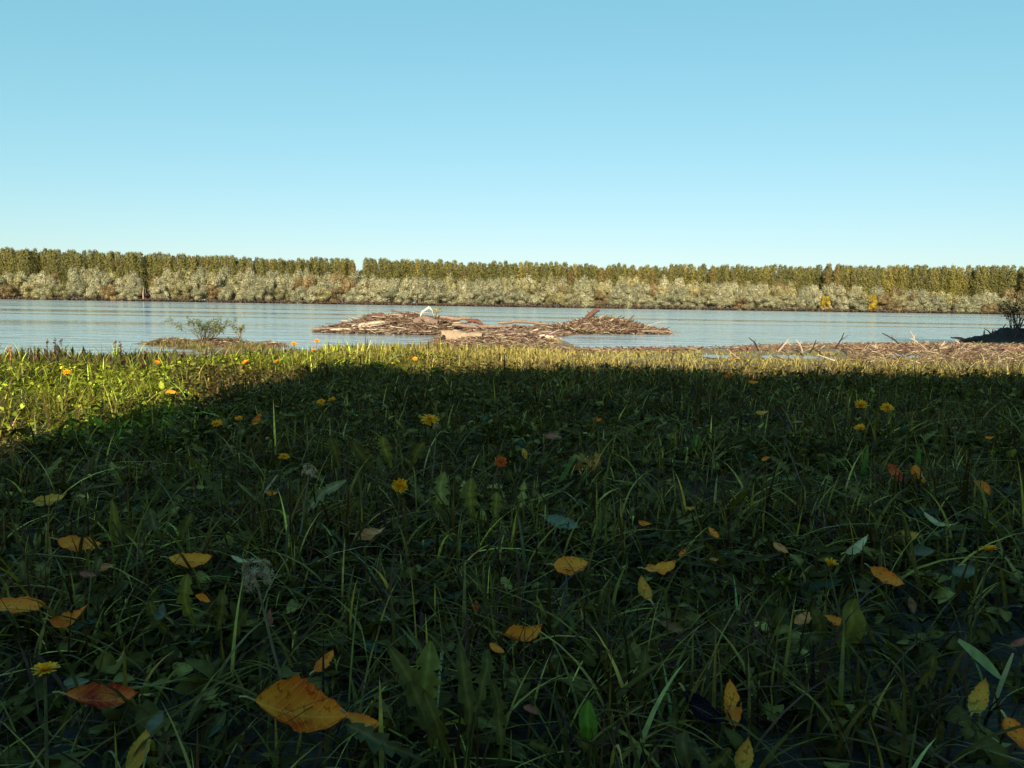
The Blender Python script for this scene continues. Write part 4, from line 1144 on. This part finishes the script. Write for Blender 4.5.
def gleaf(parent, bpx, bpy, tpx, tpy, wpx, y, col, teeth=4, fold=.35, dy=0.0, bow=.12, mid=(1.7, 1.6, 1.6)):
    """one toothed leaf between two picture points, standing at distance y (tip dy further)"""
    base = at_y(bpx, bpy, y); tip = at_y(tpx, tpy, y + dy); L = (tip - base).length
    n = 46; t = np.linspace(0, 1, n)[:, None]; B = np.array(base); T = np.array(tip)
    pts = B + (T - B) * t + np.array([0, -1, .4]) * (bow * L * np.sin(PI * t)) + np.array([1, 0, 0]) * (rng.uniform(-.10, .10) * L * np.sin(PI * t)) + np.array([.6, -1, 0]) * (.02 * L * np.sin(t * 11 + rng.random() * 6))
    W = wpx * y / F / 2
    wl, wr = toothed_profile(n, W, teeth + 1.6) if teeth else ((W * np.sin(PI * t[:, 0]) ** .7 + .0005,) * 2)
    b = MB(); b.ribbon(pts, (0.05, -1, .55), wl, wr, fold, np.array(col) * 1.0, .0012, 7)
    cc = b.c[0].reshape(n, 7, 3); cc[:, 3] *= np.array(mid); b.c[0] = cc.reshape(-1, 3)
    return b.build('leaf', M_weed, parent)


GR = (.105, .090, .026); GB = (.18, .155, .035); GL = (.11, .105, .055)
PL = [
 ('toothed dandelion plant at the bottom, left of centre, with the largest leaves', .56, [
   (442, 752, 431, 642, 44, GB, 5, .05), (432, 748, 389, 646, 30, GR, 3, .04), (470, 742, 459, 648, 26, GR, 3, .04), (474, 712, 487, 650, 22, GR, 3, .04),
   (500, 760, 492, 680, 20, GR, 3, .03), (423, 760, 346, 724, 26, GL, 4, .0), (452, 770, 424, 690, 22, GR, 3, .0)]),
 ('dandelion plant with two bright broad leaves standing at centre left', 1.22, [
   (447, 522, 444, 472, 23, (.24, .22, .07), 4, .02), (472, 524, 471, 478, 24, GB, 4, .02), (496, 524, 497, 492, 18, GB, 4, .02), (460, 528, 430, 500, 14, GR, 3, .0)]),
 ('dandelion plant with a long pale twisted leaf left of centre', 1.18, [
   (303, 520, 346, 480, 17, (.23, .22, .13), 4, .0), (316, 545, 306, 515, 16, GB, 3, 0), (330, 535, 360, 498, 14, GR, 3, 0)]),
 ('dandelion plant with a broad upright green leaf at lower right', .80, [
   (846, 660, 856, 598, 26, GB, 0, .0), (820, 650, 812, 606, 20, GR, 3, .0), (838, 672, 800, 640, 20, GR, 3, .0), (860, 668, 884, 652, 14, GL, 3, .0)]),
 ('dandelion plant with a dark pair of upright leaves right of centre bottom', .68, [
   (610, 705, 628, 646, 24, GR, 3, .02), (633, 708, 646, 648, 20, GR, 3, .02), (600, 716, 570, 690, 16, GR, 3, .0), (640, 716, 650, 690, 16, GR, 3, .0)]),
 ('small plant with one pointed bright green leaf at the bottom centre', .57, [
   (588, 742, 587, 700, 18, (.11, .20, .035), 0, .0), (600, 770, 575, 735, 18, GR, 3, .0), (556, 752, 530, 742, 13, GR, 3, .0)]),
 ('grey green weed with drooping pointed leaves at the bottom right of centre', .53, [
   (690, 768, 684, 730, 20, GL, 0, .0), (684, 735, 712, 768, 18, GL, 3, .0), (700, 770, 730, 748, 14, GR, 3, 0)]),
 ('dandelion plant with jagged leaves low at the left', .80, [
   (195, 625, 188, 574, 22, GB, 3, .0), (215, 640, 222, 590, 18, GR, 4, .0), (178, 640, 150, 600, 18, GR, 3, 0), (232, 650, 248, 610, 16, GR, 3, 0)]),
 ('dandelion plant with jagged leaves between the pale leaf and the amber leaf', 1.1, [
   (120, 560, 112, 500, 10, GB, 0, 0), (165, 545, 150, 508, 18, GL, 3, 0), (178, 550, 192, 512, 18, GR, 3, 0), (140, 550, 118, 520, 15, GR, 3, 0)]),
 ('bluish dandelion plant in front of the left orange leaves', .92, [
   (40, 590, 22, 560, 16, GL, 3, 0), (112, 610, 130, 580, 16, GL, 3, 0), (90, 590, 100, 556, 14, GL, 3, 0)]),
 ('dandelion plant with lime green fans in the shade right of centre', 1.9, [
   (680, 455, 672, 432, 12, GB, 3, 0), (692, 455, 697, 434, 10, (.14, .2, .05), 0, 0), (668, 456, 655, 440, 10, GR, 3, 0)]),
 ('dandelion plant with leaning leaves at the bottom right', .62, [
   (905, 745, 890, 700, 20, GR, 3, 0), (930, 752, 940, 720, 18, GR, 3, 0), (880, 752, 858, 730, 16, GL, 3, 0), (915, 690, 935, 655, 16, GR, 3, 0)]),
 ('dandelion plant with low jagged leaves behind the small open flower', 1.45, [
   (375, 470, 352, 440, 20, GR, 3, 0), (392, 468, 382, 436, 18, GB, 3, 0), (410, 468, 424, 442, 18, GR, 3, 0), (340, 470, 330, 436, 18, GR, 3, 0)]),
 ('dandelion plant with round lower leaves at the bottom left corner', .62, [
   (200, 760, 226, 712, 18, GL, 3, 0), (215, 765, 245, 735, 14, GR, 0, 0), (60, 740, 75, 700, 14, GR, 3, 0)]),
]
for lab, y, lv in PL:
    bx, by = lv[0][0], lv[0][1]; P0 = at_y(bx, by, y); e = empty('dandelion_plant', P0, lab, 'dandelion plant', 'dandelion plants')
    for (b0, b1, t0, t1, wp, col, te, dy) in lv: gleaf(e, b0, b1, t0, t1, wp, y, col, te, dy=dy)
    # tap root crown joining the leaves to the soil
    q = MB(); gz0 = float(gz(P0.x, P0.y))
    for (b0, b1, *_r) in lv:
        s_ = np.array(at_y(b0, b1, y)); g0 = np.array([P0.x * .6 + s_[0] * .4, y, gz0 - .01])
        q.tube([g0, (g0 + s_) / 2, s_], [.0014, .0012, .0010], 5, (.05, .06, .02))
    q.build('leaf_stalks', M_stem, e)

# long pale blade, straw and tan blade as single things
def blade_thing(name, pts, w_, y, col, label, m=M_grass, cat='grass blade'):
    P = np.array([tuple(at_y(a, b_, y + c_)) for (a, b_, c_) in pts]); t0 = np.linspace(0, 1, len(P)); t = np.linspace(0, 1, 14)
    Q = np.stack([np.interp(t, t0, P[:, k]) for k in range(3)], -1)
    ww = w_ * y / F / 2 * np.sin(PI * np.clip(t * .9 + .08, 0, 1)) ** .7
    b = MB(); b.ribbon(Q, (0, -1, .6), ww, ww, .3, col); tag(b.build(name, m, loc=Q[0]), label, cat)
blade_thing('grass_blade', [(958, 640, 0), (982, 660, 0), (1002, 680, 0)], 11, .72, (.34, .40, .20), 'long pale green blade crossing the straw at lower right')
blade_thing('straw_stem', [(1013, 653, 0), (1002, 680, 0), (990, 716, 0)], 5, .70, (.42, .38, .26), 'thick bent straw leaning right at lower right')
blade_thing('grass_blade', [(454, 566, 0), (464, 580, 0), (478, 602, 0)], 6, .95, (.42, .34, .19), 'tan grass blade slanting down right below centre left')
blade_thing('grass_blade', [(548, 632, 0), (565, 616, 0), (572, 620, 0), (577, 668, 0)], 6, .80, (.12, .17, .07), 'wide green blade folded over sharply beside the golden leaf')
blade_thing('grass_blade', [(914, 500, 0), (917, 470, 0), (919, 446, 0)], 7, 1.7, (.11, .19, .05), 'wide bright green blade standing beside the orange leaf on edge')
blade_thing('grass_blade', [(863, 500, 0), (862, 480, 0), (868, 445, 0)], 7, 1.7, (.11, .19, .05), 'wide green blade standing left of the thin red leaf')
blade_thing('grass_blade', [(545, 525, 0), (556, 490, 0), (575, 455, 0), (584, 462, 0)], 5, 1.5, (.10, .16, .06), 'long green blade arching over right at centre')
blade_thing('pale_leafstem', [(240, 500, 0), (265, 492, 0), (278, 474, 0)], 3, 1.4, (.40, .32, .24), 'pale bare curved stalk left of the beige seed head', cat='stalk')

# unseen tree added beyond the right edge of the view to shade the dark mound
far = willow_mesh(170, 6.0, 10, (.05, .07, .02), (.03, .03, .02)); rng = np.random.default_rng(77)
te = empty('shade_tree', (14.6, 5.0, -.1), 'unseen tall dark leafed tree added beyond the right edge to shade the mound', 'tree'); te.scale = (1.0, 1.0, 1.15)
link('crown', far, te); link('trunk', trunk_mesh(171, 7, .25, 4), te); rng = np.random.default_rng(78)
# ------------------------------------------------------------------ tall hedge behind the camera casting the shade
SUN_EL = math.radians(22); SUN_AZ = math.radians(7)      # sun is behind and slightly to the left
def hedge():
    e = empty('hedge', (5.5, -3.6, 0), 'tall dense dark green hedge standing behind the viewpoint', 'hedge')
    x0, x1, ya, yb = -1.70, 13.0, -4.6, -3.0
    H = math.tan(SUN_EL) / math.cos(SUN_AZ) * (3.0 + 4.25)
    n = 26000
    x = rng.uniform(x0, x1, n); y = rng.uniform(ya, yb, n); z = rng.uniform(0, H, n) ** 1.0
    top = H - .06 + .11 * (vnoise(x, y * 0, .35, 40) - .5) * 2 - .0 * x
    z = np.minimum(z, top - rng.random(n) * .25 * (rng.random(n) < .5)); m = rng.random(n) < .35; z[m] = top[m] - rng.random(m.sum()) * .12
    m = rng.random(n) < .15; x[m] = x0 + rng.random(m.sum()) * .08
    p = np.stack([x, y, z], -1) - np.array([5.5, -3.6, 0])
    cl = np.array([(.035, .06, .02)]) * rng.uniform(.6, 1.4, (n, 1))
    v, f, c = scatter(O1[0] - np.array([0, .5, 0]), O1[1], p, rot_rand(n, np.tile([0, 1, .3], (n, 1)), .7), rng.uniform(.12, .24, (n, 1)) * np.array([[1.6, 1.2, 1]]), cl)
    link('foliage', mesh_np('foliage', v, f, M_hedge, c), e)
    b = MB()
    for k in range(22):
        xx = x0 + .3 + k * .68; b.tube([(xx, -3.8, -.1), (xx + .05, -3.8, H * .5), (xx, -3.8, H * .93)], [.05, .04, .02], 6)
        for j in range(5):
            a = rng.random() * 6.28; h = rng.uniform(.2, 2.4); b.tube([(xx, -3.8, h), (xx + .3 * math.cos(a), -3.8 + .3 * math.sin(a), h + .35)], [.02, .008], 5)
    b.build('stems', M_bark, e)
hedge()

# ------------------------------------------------------------------ light
sun_dir = Vector((-math.sin(SUN_AZ) * math.cos(SUN_EL), -math.cos(SUN_AZ) * math.cos(SUN_EL), math.sin(SUN_EL)))
ld = bpy.data.lights.new('sun', 'SUN'); ld.energy = 5.0; ld.angle = math.radians(.5); ld.color = (1, .87, .66)
lo = bpy.data.objects.new('sun', ld); COL.objects.link(lo); lo.rotation_euler = sun_dir.to_track_quat('Z', 'Y').to_euler()
W = bpy.data.worlds.new('World'); SC.world = W; W.use_nodes = True; nt = W.node_tree; nt.nodes.clear()
sk = nt.nodes.new('ShaderNodeTexSky'); sk.sky_type = 'NISHITA'; sk.sun_disc = False; sk.sun_elevation = SUN_EL; sk.sun_rotation = math.atan2(sun_dir.x, sun_dir.y)
sk.air_density = 1.0; sk.dust_density = .4; sk.ozone_density = 1.0; sk.altitude = 0
bg = nt.nodes.new('ShaderNodeBackground'); bg.inputs[1].default_value = .100
se = nt.nodes.new('ShaderNodeSeparateColor'); nt.links.new(sk.outputs[0], se.inputs[0]); co = nt.nodes.new('ShaderNodeCombineColor')
for ch, (e_, m_) in enumerate([(.80, .69), (.48, 1.675), (.52, 1.65)]):
    nt.links.new(math_n(nt, 'MULTIPLY', math_n(nt, 'POWER', se.outputs[ch], e_), m_), co.inputs[ch])
tint = co.outputs[0]
wo = nt.nodes.new('ShaderNodeOutputWorld'); nt.links.new(tint, bg.inputs[0]); nt.links.new(bg.outputs[0], wo.inputs[0])

SC.view_settings.view_transform = 'Standard'; SC.view_settings.look = 'None'; SC.view_settings.gamma = 1; SC.view_settings.use_curve_mapping = False
SC.view_settings.exposure = 1.0
cy = SC.cycles
cy.max_bounces = 6; cy.diffuse_bounces = 3; cy.glossy_bounces = 2; cy.transmission_bounces = 2; cy.transparent_max_bounces = 4
cy.use_denoising = True
print('willows', nw, 'poplars', npop)
